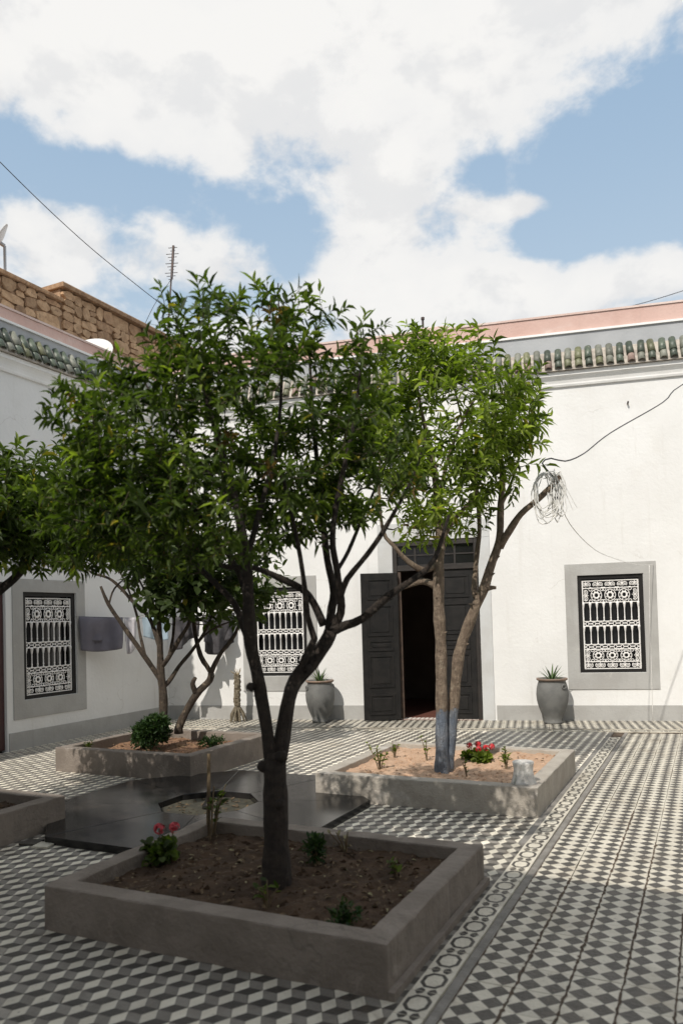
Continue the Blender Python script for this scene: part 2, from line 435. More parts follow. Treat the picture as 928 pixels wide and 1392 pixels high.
def diamond_tile():
    n, c = 4, .05; m = MB(); h = .0988
    P = lambda i, j: ((i * c - .1) * .976, (j * c - .1) * .990, 0)
    vs = [P(i, j) for j in range(n + 1) for i in range(n + 1)]
    fs, mi = [], []
    ix = lambda i, j: j * (n + 1) + i
    for j in range(n):
        for i in range(n):
            q = [ix(i, j), ix(i + 1, j), ix(i + 1, j + 1), ix(i, j + 1)]
            # dark diamonds are centred where i,j are both odd
            if (i % 2) ^ (j % 2):
                t = [(q[0], q[1], q[2]), (q[0], q[2], q[3])]
                ctr = [q[1], q[3]]
            else:
                t = [(q[0], q[1], q[3]), (q[1], q[2], q[3])]
                ctr = [q[0], q[2]]
            for tr in t:
                oc = [v for v in tr if v in ctr]
                v = oc[0]; vi, vj = v % (n + 1), v // (n + 1)
                fs.append(tr); mi.append(1 if (vi % 2 == 1 and vj % 2 == 1) else 0)
    m.v = vs; m.f = [list(f) for f in fs]; m.mi = mi
    k = len(m.v)
    b = [(-h * .988, -h), (h * .988, -h), (h * .988, h), (-h * .988, h)]
    m.add([(x, y, 0) for x, y in b] + [(x, y, -.014) for x, y in b], [(4, 5, 1, 0), (5, 6, 2, 1), (6, 7, 3, 2), (7, 4, 0, 3)], 0)
    return m
def border_tile():
    m = MB(); L = .0985; w = .0625
    m.add([(-w, -L, 0), (w, -L, 0), (w, L, 0), (-w, L, 0), (-w, -L, -.014), (w, -L, -.014), (w, L, -.014), (-w, L, -.014)],
          [(0, 1, 2, 3), (4, 5, 1, 0), (5, 6, 2, 1), (6, 7, 3, 2), (7, 4, 0, 3)], 0)
    z = .0006
    o = [(-.024, -.066), (.024, -.066), (.051, -.030), (.051, .030), (.024, .066), (-.024, .066), (-.051, .030), (-.051, -.030)]
    i = [(x * .70, y * .74) for x, y in o]
    m.add([(x, y, z) for x, y in o] + [(x, y, z) for x, y in i], [(k, (k + 1) % 8, 8 + (k + 1) % 8, 8 + k) for k in range(8)], 1)
    for s in (-1, 1):
        for y0 in (-.098, .098):      # little arrowheads that link ring to ring
            sg = 1 if y0 < 0 else -1
            q = [(s * .006, y0), (s * .046, y0 + sg * .002), (s * .030, y0 + sg * .028), (s * .012, y0 + sg * .018)]
            if s * sg < 0: q = q[::-1]
            m.add([(x, y, z) for x, y in q], [(0, 1, 2, 3)], 1)
    return m

def lay(kind, tile, mats, spots, parent, near, clip=None, z=0, base_rot=0):
    """near = how many of the largest-looking tiles are laid as objects; the rest is one sheet of real tiles"""
    me = tile.mesh(kind, mats)
    V = np.array(tile.v); F = tile.f; MI = tile.mi
    spots = sorted(spots, key=lambda p: (p[0]) ** 2 + p[1] ** 2)
    inview = [p for p in spots if p[2]]
    ids = set(id(p) for p in inview[:near])
    vs, fs, mi, tint = [], [], [], []
    for p in spots:
        zz = z + random.uniform(-.0009, .0009)
        rx, ry = random.gauss(0, .0035), random.gauss(0, .0035)
        a = base_rot + random.gauss(0, .004)
        if id(p) in ids:
            link(kind, me, parent, (p[0] + random.gauss(0, .0011), p[1] + random.gauss(0, .0008), zz), (rx, ry, a))
        else:
            c, s = math.cos(a), math.sin(a)
            k = len(vs)
            X = V[:, 0] * c - V[:, 1] * s + p[0]; Y = V[:, 0] * s + V[:, 1] * c + p[1]
            Z = V[:, 2] + zz + V[:, 1] * rx - V[:, 0] * ry
            vs.extend(zip(X.tolist(), Y.tolist(), Z.tolist()))
            fs.extend([[i + k for i in f] for f in F]); mi.extend(MI)
            tint.extend([random.random()] * len(V))
    m2 = bpy.data.meshes.new(kind + '_field')
    m2.from_pydata(vs, [], fs)
    for m in mats: m2.materials.append(MATS[m])
    m2.polygons.foreach_set('material_index', mi)
    at = m2.attributes.new('tint', 'FLOAT', 'POINT'); at.data.foreach_set('value', tint)
    m2.update()
    if clip:
        bm = bmesh.new(); bm.from_mesh(m2)
        for co, no in clip:
            bmesh.ops.bisect_plane(bm, geom=bm.verts[:] + bm.edges[:] + bm.faces[:], plane_co=co, plane_no=no, clear_outer=True)
        bm.to_mesh(m2); bm.free()
    o = link(kind + '_field', m2, parent)
    o['kind'] = 'stuff'
    return o

CT, ST = math.cos(R(25.8)), math.sin(R(25.8))
def visible(x, y, m=60):
    d = -x * ST + y * CT
    if d < 1.2: return False
    u = 464 + 1030 * (x * CT + y * ST) / d
    v = 844 + 1030 * 1.5 / d
    return -m < u < 928 + m and v < 1392 + m

PL = [(-3.05, -1.19, 2.78, 4.21), (-3.05, -1.19, 5.70, 7.45), (-6.25, -4.50, 5.90, 7.42), (-6.30, -4.46, 2.75, 4.31)]
def under(x, y, k=.1):
    return any(a + k < x < b - k and c + k < y < d - k for a, b, c, d in PL) or ((x + 3.72) ** 2 + (y - 5.1) ** 2 < 1.1 ** 2)

court = MB().prism([(-7.83, -.9), (-1.0, -.9), (-1.0, 11.2), (-7.83, 9.77)], -.085, -.010).build('courtyard_floor', 'grout')
tag(court, 'courtyard pavement of black, grey and white cube pattern tiles', 'pavement', kind='structure')
# cube pattern field left of the border
spots = []
for i in range(-2, 70):
    for j in range(-20, 110):
        x = -1.16 - .1 * i; y = -.8 + .11547 * j + (.057735 if i % 2 else 0)
        if -7.83 < x < -1.1 and -.85 < y and wall_dist(x, y) > BAND - .15 and not under(x, y):
            spots.append((x, y, visible(x, y, 10)))
bp = WALL_P - WN * (BAND - .02)
lay('cube_tile', hex_tile(), ['tl_white', 'tl_grey', 'tl_dark'], spots, court, 300, clip=[((bp.x, bp.y, 0), (WN.x, WN.y, 0)), ((-1.19, 0, 0), (1, 0, 0))])

# long printed border and its dark kerb
border = MB().box(-1.012, -.968, -.9, 10.18, -.0845, -.004).build('border_kerb', 'kerb')
bevel_mesh(border.data, .006, 1)
tag(border, 'dark stone kerb with white chain pattern border tiles along the planters', 'kerb', kind='structure')
gut = MB().box(-1.19, -1.136, -.9, 10.14, -.0845, -.002).build('gutter', 'kerb', border)
sp = [(-1.0745, -.8 + .2 * k, visible(-1.07, -.8 + .2 * k, 30)) for k in range(53) if wall_dist(-1.07, -.8 + .2 * k) > BAND - .12]
lay('border_tile', border_tile(), ['tl_white', 'tl_dark'], sp, border, 60, z=.004)

# diamond field right of the border, one small step down
dfl = MB().box(-.968, 4.2, -.93, 12.3, -.0848, -.0245).build('side_walk', 'grout')
tag(dfl, 'walk of black and white diamond pattern tiles beside the border', 'pavement', kind='structure')
spots = []
for i in range(26):
    for j in range(64):
        x = -.868 + .2 * i; y = -.8 + .2 * j
        if wall_dist(x, y) > BAND - .1: spots.append((x, y, visible(x, y, 20)))
lay('diamond_tile', diamond_tile(), ['tl_white', 'tl_dark'], spots, dfl, 240, z=-.012, clip=[((bp.x, bp.y, 0), (WN.x, WN.y, 0))])

# crumbled, dirt-filled joints of the walk
r2 = random.Random(77); m = MB()
for xl, y0, y1, wmax in ((-.768, 2.2, 4.5, .022), (-.568, 2.2, 6.2, .020), (-.368, 2.2, 5.4, .018), (-.168, 2.2, 4.2, .014), (-.968, 2.2, 8.0, .016)):
    y = y0; a = b = .003; px = None
    L_, R_ = [], []
    while y < y1:
        t = wmax * (max(0, r2.gauss(.28, .28)))
        c = xl + r2.gauss(0, .0025)
        L_.append((c - t / 2 - .002, y)); R_.append((c + t / 2 + .002, y)); y += r2.uniform(.012, .035)
    n = len(L_)
    m.add([(x, q, -.0092) for x, q in L_] + [(x, q, -.0092) for x, q in R_], [(k, n + k, n + k + 1, k + 1) for k in range(n - 1)])
m.build('joint_dirt', 'grout', dfl)['kind'] = 'stuff'

# walk along the back wall, laid parallel to it
m = MB()
m.box(-5.45, 6.9, -BAND - .07, 0, -.0846, -.006)
back_walk = m.build('back_walk', 'grout', loc=(WALL_P.x, WALL_P.y, 0), rot=(0, 0, WA))
tag(back_walk, 'tiled walk with chain border running along the far white wall', 'pavement', kind='structure')
spots = []
for i in range(-27, 34):
    for j in range(5):
        s, t = .2 * i + .1, -.1 - .2 * j
        if t < -BAND + .1: continue
        x, y = WALL_P.x + WD.x * s + WN.x * t, WALL_P.y + WD.y * s + WN.y * t
        spots.append((s, t, True))
lay('diamond_tile', diamond_tile(), ['tl_white', 'tl_dark'], spots, back_walk, 200, z=.004)
sp = [(.2 * i + .1, -BAND + .015, True) for i in range(-27, 34)]
bt = border_tile()
bt.v = [(-y, x, z) for x, y, z in bt.v]
lay('border_tile', bt, ['tl_white', 'tl_dark'], sp, back_walk, 60, z=.006)

# ================================================================== BUILDINGS
GREY = 'grey_paint'
def half_tile():
    m = MB(); n = 8; r, t, L = .052, .011, .215
    out = []
    for (yy, k) in ((0, 1.0), (L, .88)):
        for rr in (r * k, r * k - t):
            out += [(rr * math.cos(math.pi * q / n), yy, rr * math.sin(math.pi * q / n)) for q in range(n + 1)]
    N = n + 1; fs = []
    for q in range(n):
        fs.append((q, q + 1, 2 * N + q + 1, 2 * N + q))            # outer
        fs.append((N + q, 3 * N + q, 3 * N + q + 1, N + q + 1))    # inner
        fs.append((q, N + q, N + q + 1, q + 1))                    # mouth
        fs.append((2 * N + q, 2 * N + q + 1, 3 * N + q + 1, 3 * N + q))
    m.add(out, fs)
    return m
TM = {k: half_tile().mesh('roof_tile', k, True) for k in ('tile_green', 'tile_olive', 'tile_pink', 'tile_pale')}

def wing(name, loc, rz, s0, s1, holes, label, mix, depth=3.2, pieces=True, bt=5.50, pt=5.80):
    """one side of the courtyard: local x along the wall, -y towards the court"""
    w = empty(name, loc, rz)
    tag(w, label, 'building')
    H = 4.95
    # wall with openings
    xs = sorted({s0, s1, *[h[i] for h in holes for i in (0, 1)]}); zs = sorted({-.085, H, *[max(h[i], -.0845) for h in holes for i in (2, 3)]})
    m = MB()
    inside = lambda x, z: any(h[0] < x < h[1] and h[2] < z < h[3] for h in holes)
    for i in range(len(xs) - 1):
        for j in range(len(zs) - 1):
            if not inside((xs[i] + xs[i + 1]) / 2, (zs[j] + zs[j + 1]) / 2):
                m.add([(xs[i], 0, zs[j]), (xs[i + 1], 0, zs[j]), (xs[i + 1], 0, zs[j + 1]), (xs[i], 0, zs[j + 1])], [(0, 1, 2, 3)])
    for h in holes:
        a, b, c, d = h[:4]; q = .24
        m.add([(a, 0, c), (b, 0, c), (b, 0, d), (a, 0, d), (a, q, c), (b, q, c), (b, q, d), (a, q, d)], [(0, 4, 5, 1), (1, 5, 6, 2), (2, 6, 7, 3), (3, 7, 4, 0)])
    m.add([(s0, 0, -.085), (s1, 0, -.085), (s1, depth, -.085), (s0, depth, -.085), (s0, 0, H), (s1, 0, H), (s1, depth, H), (s0, depth, H)], [(1, 2, 6, 5), (2, 3, 7, 6), (3, 0, 4, 7), (4, 5, 6, 7)])
    m.build('wall', 'plaster', w)
    # painted skirting
    m = MB(); cuts = sorted([(h[0] - h[4], h[1] + h[4]) for h in holes if h[2] < .1]); x = s0
    for a, b in cuts + [(s1, s1)]:
        if a > x: m.box(x, a, -.010, .05, -.0848, .22)
        x = b
    bevel_mesh(m.build('skirting', GREY, w).data, .004, 1, .0012)
    # cornice
    prof = [(.02, 4.74), (-.03, 4.74), (-.04, 4.765), (-.04, 4.785), (-.052, 4.82), (-.07, 4.85), (-.092, 4.875), (-.105, 4.88), (-.105, 4.935), (.02, 4.945)]
    MB().profile(prof, s0, s1).build('cornice', 'cornice_white', w)
    # mortar bed under the eave tiles
    MB().profile([(-.150, 4.94), (.015, 4.947), (.015, 5.245), (-.012, 5.245)], s0 + .002, s1 - .002).build('eave_bed', 'mortar', w)
    # parapet
    MB().profile([(.0, 4.951), (depth - .01, 4.951), (depth - .01, bt), (.0, bt)], s0 + .001, s1 - .001).build('parapet_band', 'band_grey', w)
    MB().profile([(-.025, bt), (.22, bt), (.22, bt + .035), (-.025, bt + .03)], s0, s1).build('parapet_fillet', 'cornice_white', w)
    MB().profile([(.03, bt + .035), (.26, bt + .035), (.26, pt), (.03, pt - .03)], s0 + .001, s1 - .001).build('parapet', 'pink', w)
    MB().profile([(.015, pt - .028), (.275, pt + .002), (.275, pt + .035), (.015, pt)], s0, s1).build('parapet_cap', 'pink_pale', w)
    # glazed half-round tiles in two overlapping courses
    sl = math.atan2(5.25 - 4.985, .138); n = int((s1 - s0) / .1385)
    names = list(mix)
    jm = MB(); ht = half_tile()
    for i in range(n):
        x = s0 + .07 + i * .1385
        for r in (0, 1):
            if pieces:
                k = random.choices(names, [mix[q] for q in names])[0]
                dn = .125 * r
                o = link('roof_tile', TM[k], w, (x + random.uniform(-.006, .006), -.150 + dn * math.cos(sl), 4.962 + dn * math.sin(sl) + .006 * r), (sl + random.uniform(-.03, .03) - .05 * (1 - r), random.uniform(-.05, .05), random.uniform(-.03, .03)))
            else:
                dn = .125 * r; c, s_ = math.cos(sl), math.sin(sl)
                jm.add([(x + p[0], -.150 + dn * c + p[1] * c - p[2] * s_, 4.962 + dn * s_ + p[1] * s_ + p[2] * c) for p in ht.v], ht.f)
    if not pieces:
        jm.build('roof_tiles', 'tile_green', w, True)['kind'] = 'stuff'
    return w

def ring_frame(x0, x1, z0, z1, t, tb, y0, y1):
    """rectangular frame, t wide at the sides and top, tb at the bottom"""
    m = MB(); i = (x0 + t, x1 - t, z0 + tb, z1 - t)
    o = [(x0, z0), (x1, z0), (x1, z1), (x0, z1)]; n = [(i[0], i[2]), (i[1], i[2]), (i[1], i[3]), (i[0], i[3])]
    vs = [(x, y, z) for y in (y0, y1) for (x, z) in o + n]
    fs = []
    for k in range(4):
        j = (k + 1) % 4
        fs += [(k, j, 4 + j, 4 + k), (8 + k, 12 + k, 12 + j, 8 + j), (k, 8 + k, 8 + j, j), (4 + k, 4 + j, 12 + j, 12 + k)]
    return m.add(vs, fs)

def arc(cx, cz, r, a0, a1, n=10):
    return [(cx + r * math.cos(R(a0 + (a1 - a0) * k / n)), 0, cz + r * math.sin(R(a0 + (a1 - a0) * k / n))) for k in range(n + 1)]
GM = {}
def grille_meshes():
    bal = [(.0125, 0), (.0125, .012), (.008, .02), (.008, .03), (.0115, .045), (.0075, .06), (.0075, .17), (.0115, .185), (.0155, .21), (.019, .228), (.019, .25)]
    m = MB().lathe(bal, 8); GM['baluster'] = m.mesh('baluster', 'grille_white', True)
    m = MB()     # rosette: pierced disc, scalloped outer ring and four spandrel curls
    n = 16
    ri = [(.026 * math.cos(2 * math.pi * k / n), .026 * math.sin(2 * math.pi * k / n)) for k in range(n)]
    ro = [((.048 + .008 * (k % 2)) * math.cos(2 * math.pi * k / n), (.048 + .008 * (k % 2)) * math.sin(2 * math.pi * k / n)) for k in range(n)]
    vs = [(x, y, z) for y in (-.007, .007) for (x, z) in ri + ro]; fs = []
    for k in range(n):
        j = (k + 1) % n
        fs += [(k, n + k, n + j, j), (2 * n + k, 2 * n + j, 3 * n + j, 3 * n + k), (n + k, 3 * n + k, 3 * n + j, n + j), (k, j, 2 * n + j, 2 * n + k)]
    m.add(vs, fs)
    m.tube(arc(0, 0, .078, 0, 360, 20), .0065, 5, cap=False)
    for k in range(8):
        a = 45 * k + 22.5
        m.tube([(.052 * math.cos(R(a)), 0, .052 * math.sin(R(a))), (.079 * math.cos(R(a)), 0, .079 * math.sin(R(a)))], .006, 5)
    for sx in (-1, 1):
        for sz in (-1, 1):
            m.tube(arc(sx * .083, sz * .083, .024, 0, 360, 10), .0058, 5, cap=False)
    GM['rosette'] = m.mesh('rosette', 'grille_white', True)
    m = MB()     # pair of C scrolls
    for sx in (-1, 1):
        m.tube(arc(sx * .040, 0, .030, 90 - 150 * sx, 90 + 150 * sx, 12), .0068, 5)
        m.tube(arc(sx * .040, -.004, .013, 0, 360, 8), .006, 5, cap=False)
    m.tube([(0, 0, -.045), (0, 0, .045)], .006, 5)
    m.tube([(-.028, 0, .030), (0, 0, .012), (.028, 0, .030)], .0055, 5)
    GM['scroll'] = m.mesh('scroll', 'grille_white', True)
    m = MB()     # small chain between two rails
    m.tube(arc(0, 0, .021, 0, 360, 8), .0055, 5, cap=False); m.tube([(-.045, 0, 0), (-.021, 0, 0)], .0075, 5); m.tube([(.021, 0, 0), (.045, 0, 0)], .0075, 5)
    GM['link_motif'] = m.mesh('link_motif', 'grille_white', True)
grille_meshes()

def window(parent, x0, z0, surround='grey_paint', ow=.87, oh=1.37, lite=False):
    """opening at x0..x0+ow, z0..z0+oh; black frame, white iron grille, painted surround"""
    x1, z1 = x0 + ow, z0 + oh
    w = ring_frame(x0 - .002, x1 + .002, z0 - .002, z1 + .002, .056, .04, .015, .09).build('window', 'black_paint', parent)
    s = ring_frame(x0 - .17, x1 + .17, z0 - .235, z1 + .165, .168, .233, -.012, .012)
    bevel_mesh(s.build('surround', surround, w).data, .004, 1, .0012)
    MB().box(x0 + .04, x1 - .04, .12, .135, z0 + .03, z1 - .04).build('pane', 'dark_glass', w)
    MB().box((x0 + x1) / 2 - .02, (x0 + x1) / 2 + .02, .10, .119, z0 + .03, z1 - .04).build('casement_stile', 'dark_wood', w)
    gx0, gx1, gz0, gz1 = x0 + .058, x1 - .058, z0 + .045, z1 - .075
    gw, gh = gx1 - gx0, gz1 - gz0; y = .040
    Z = lambda f: gz1 - f * gh
    ra = MB().box(gx0, gx1, y - .008, y + .008, -.007, .007).mesh('rail', 'grille_white'); bevel_mesh(ra, .003, 1)
    for f in (.006, .088, .25, .462, .515, .722, .778, .915, .994):
        link('rail', ra, w, (0, 0, Z(f)))
    sd = MB().box(-.008, .008, y - .0085, y + .0085, gz0 + .007, gz1 - .007).mesh('side_bar', 'grille_white')
    link('side_bar', sd, w, (gx0 + .008, 0, 0)); link('side_bar', sd, w, (gx1 - .008, 0, 0))
    for (fa, fb) in ((.25, .462), (.515, .722)):
        h = (fb - fa) * gh
        for k in range(9):
            link('baluster', GM['baluster'], w, (gx0 + .012 + (gw - .024) * k / 8, y, Z(fb)), scale=(1, 1, h / .25))
    for (fa, fb) in ((.088, .25), (.778, .915)):
        h = (fb - fa) * gh; sc = h / .19
        for k in range(3):
            link('rosette', GM['rosette'], w, (gx0 + gw * (.5 + (k - 1) * .245), y, (Z(fa) + Z(fb)) / 2), scale=(.93, 1, sc * .98))
        for sx in (0, 1):
            link('scroll', GM['scroll'], w, (gx0 + gw * (.067 if sx == 0 else .933), y, (Z(fa) + Z(fb)) / 2), (0, R(90), 0), (1.05, 1, .9))
    for (fa, fb) in ((.006, .088), (.915, .994)):
        for k in range(5):
            link('scroll', GM['scroll'], w, (gx0 + gw * (.5 + (k - 2) * .215), y, (Z(fa) + Z(fb)) / 2), (0, 0 if fa < .5 else math.pi, 0), (.92, 1, .95))
    for (fa, fb) in ((.462, .515), (.722, .778)):
        for k in range(8):
            link('link_motif', GM['link_motif'], w, (gx0 + .012 + (gw - .024) * (k + .5) / 8, y, (Z(fa) + Z(fb)) / 2), scale=(1, 1, 1.2))
    return w

def door_leaf(parent, loc, rz, wd, ht, mat, flip=1):
    d = MB().box(0, flip * wd, -.022, .022, .02, ht) if flip > 0 else MB().box(-wd, 0, -.022, .022, .02, ht)
    o = d.build('door', mat, parent, loc=loc, rot=(0, 0, rz))
    a, b = (0, wd) if flip > 0 else (-wd, 0)
    for (z0, z1) in ((.10, .40), (.50, .98), (1.04, 1.20), (1.26, 1.72), (1.80, ht - .08)):
        for yy, sg in ((-.022, -1), (.022, 1)):
            y0, y1 = sorted((yy - sg * .002, yy + sg * .013))
            m = ring_frame(a + .085, b - .085, z0, z1, .026, .026, y0, y1)
            m.build('panel_moulding', mat, o)
            y0, y1 = sorted((yy - sg * .002, yy + sg * .008))
            p = MB().box(a + .14, b - .14, y0, y1, z0 + .055, z1 - .055)
            bevel_mesh(p.build('panel', mat, o).data, .005, 1)
    return o

# --- back wing -------------------------------------------------------------
DO = (-1.765, -.505, -.08, 2.66, .20)
W1 = (.865, 1.735, .675, 2.045, .17); W2 = (-4.0, -3.13, .675, 2.045, .17)
back = wing('back_wing', (WALL_P.x, WALL_P.y, 0), WA, -5.6, 7.0, [DO, W1, W2],
            'white single storey courtyard wing with open black door and two grilled windows', {'tile_green': 5, 'tile_olive': 2, 'tile_pink': 1.2, 'tile_pale': 3.5})
window(back, W1[0], W1[2]); window(back, W2[0], W2[2])
# door surround, frame, transom
m = MB()
m.box(-1.985, -1.767, -.014, .02, -.084, 2.66); m.box(-.503, -.335, -.014, .02, -.084, 2.66); m.box(-1.985, -.335, -.0142, .02, 2.661, 2.93)
bevel_mesh(m.build('door_surround', 'light_grey_paint', back).data, .004, 1, .0015)
m = MB()
m.box(-1.763, -1.70, .0, .10, .0, 2.656); m.box(-.57, -.507, .0, .10, .0, 2.656); m.box(-1.70, -.57, .0, .10, 2.585, 2.656); m.box(-1.70, -.57, .002, .098, 2.215, 2.30)
bevel_mesh(m.build('door_frame', 'dark_wood', back).data, .004, 1)
tr = MB().box(-1.70, -.57, .045, .052, 2.30, 2.585).build('transom', 'dark_glass', back)
m = MB()
for x in (-1.43, -1.135, -.845): m.box(x - .014, x + .014, .03, .067, 2.301, 2.584)
m.box(-1.70, -.57, .032, .065, 2.435, 2.455)
m.build('transom_bars', 'dark_wood', tr)
door_leaf(back, (-1.70, -.045, 0), R(-160), .545, 2.19, 'black_paint')
door_leaf(back, (-.572, .05, 0), 0, .56, 2.21, 'black_paint', -1)
MB().box(-1.128, -1.09, .032, .078, .02, 2.21).build('door_stile', 'brown_wood', back)
MB().box(-1.698, -1.655, .02, .09, .0, 2.21).build('door_post', 'brown_wood', back)
# dark room behind the door
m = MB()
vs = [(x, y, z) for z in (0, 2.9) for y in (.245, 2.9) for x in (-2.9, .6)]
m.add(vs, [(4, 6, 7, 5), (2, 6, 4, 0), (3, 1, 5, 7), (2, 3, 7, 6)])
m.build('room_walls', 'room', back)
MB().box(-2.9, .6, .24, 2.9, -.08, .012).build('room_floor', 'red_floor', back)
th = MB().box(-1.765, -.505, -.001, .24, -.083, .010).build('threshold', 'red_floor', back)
tt = MB().prism([(-.03, -.028), (.03, -.028), (0, .028)], 0, .004).mesh('threshold_tile', 'white_floor')
for k in range(19):
    for r in range(3):
        link('threshold_tile', tt, th, (-1.72 + .064 * k, .04 + .075 * r, .010))

# --- left wing (its wall faces east) ---------------------------------------
DL = (5.35, 6.64, -.08, 2.10, .02); WL = (6.905, 7.795, .61, 1.985, .17)
left = wing('left_wing', (-7.83, 0, 0), R(90), -4.2, 9.78, [DL, WL],
            'white courtyard wing in shade with grilled window, dark red door and green eave tiles', {'tile_green': 8, 'tile_olive': 1, 'tile_pale': 2.2}, bt=5.38, pt=5.60)
window(left, WL[0], WL[2], ow=.89, oh=1.375)
door_leaf(left, (5.36, .06, 0), 0, .59, 2.08, 'red_door'); door_leaf(left, (6.63, .06, 0), 0, .66, 2.08, 'red_door', -1)
MB().box(5.35, 6.64, .10, .2, -.08, 2.1).build('door_back', 'dark_wood', left)

# --- the wings at the sides of and behind the viewpoint ---------------------
wing('east_bounce_wing', (4.2, 0, 0), R(-90), -12.3, 4.2, [], 'plain white wing out of view, added to bounce light into the court', {'tile_green': 1}, pieces=False)  # unseen east side, added as a white wall to bounce light into the court
wing('south_wing', (0, -.93, 0), R(180), -4.2, 7.83, [], 'plain white courtyard wing opposite the open black door', {'tile_green': 1}, pieces=False)

# --- chimney stub on the back wing, small flue ------------------------------
def bpt(s, y, z): return (WALL_P.x + WD.x * s + WN.x * y, WALL_P.y + WD.y * s + WN.y * y, z)
m = MB().prism([(-.30, -.25), (.30, -.25), (.30, .25), (-.30, .25)], 0, .72)
me = m.mesh('chimney', 'pink_pale'); bevel_mesh(me, .05, 3, .006)
ch = link('chimney', me, None, bpt(-1.22, 1.2, 5.49), (0, 0, WA)); tag(ch, 'short rounded plaster chimney stub on the roof above the door', 'chimney')
m = MB().tube([(-.13, 0, .70), (-.13, 0, .95)], .018, 8); m.tube([(-.13, 0, .94), (-.13, 0, .98)], .03, 8); m.build('flue', 'metal_dark', ch)

# --- stone house beyond the left wing ---------------------------------------
sh = empty('stone_house', (-9.75, 0, -.085)); tag(sh, 'ochre rubble stone house wall rising behind the pink parapet', 'building')
MB().box(-3.0, -.06, 3.0, 9.55, 0, 7.16).build('wall', 'stone_mortar', sh)
MB().box(-3.0, -.06, 9.552, 15.0, 0, 7.42).build('wall', 'stone_mortar', sh)
me = MB().box(-3.05, .05, 2.95, 9.53, 7.161, 7.23).mesh('coping', 'stone_b'); bevel_mesh(me, .02, 2, .006); link('coping', me, sh)
me = MB().box(-3.05, .07, 9.50, 15.0, 7.421, 7.51).mesh('coping', 'stone_b'); bevel_mesh(me, .02, 2, .006); link('coping', me, sh)
def stone_mesh(w, h, mat):
    n = random.randint(6, 8); ph = random.random() * 6
    pts = []
    for k in range(n):
        a = 2 * math.pi * (k + random.uniform(-.25, .25)) / n + ph
        c, s_ = math.cos(a), math.sin(a)
        f = 1 / max(abs(c), abs(s_)) ** .95
        pts.append((c * f * w / 2 * random.uniform(.9, 1.04), s_ * f * h / 2 * random.uniform(.9, 1.04)))
    d = random.uniform(.03, .075)
    vs = [(-.05, p[0], p[1]) for p in pts] + [(d * .75 + random.uniform(-.012, .012), p[0] * .985, p[1] * .985) for p in pts] + [(d, p[0] * .95 + random.uniform(-.012, .012), p[1] * .93 + random.uniform(-.01, .01)) for p in pts]
    fs = [(k, (k + 1) % n, n + (k + 1) % n, n + k) for k in range(n)] + [(n + k, n + (k + 1) % n, 2 * n + (k + 1) % n, 2 * n + k) for k in range(n)] + [list(range(2 * n, 3 * n))]
    return MB().add(vs, fs).mesh('stone', mat)
def split(y0, y1, z0, z1):
    w, h = y1 - y0, z1 - z0
    if (w < .62 and h < .30 and random.random() < .55) or (w < .30 and h < .2): return [(y0, y1, z0, z1)]
    if w > h * random.uniform(1.1, 2.2):
        c = y0 + w * random.uniform(.32, .68); return split(y0, c, z0, z1) + split(c, y1, z0, z1)
    c = z0 + h * random.uniform(.32, .68); return split(y0, y1, z0, c) + split(y0, y1, c, z1)
random.seed(23)
for (y0, y1, z0, z1) in split(5.9, 9.53, 5.75, 7.155) + split(9.56, 12.9, 5.75, 7.415):
    if z1 - z0 > .05 and y1 - y0 > .07:
        link('stone', stone_mesh((y1 - y0) * 1.02, (z1 - z0) * 1.02, random.choice(('stone_a', 'stone_a', 'stone_b'))), sh, (-.06, (y0 + y1) / 2, (z0 + z1) / 2), (random.uniform(-.05, .05), 0, 0))

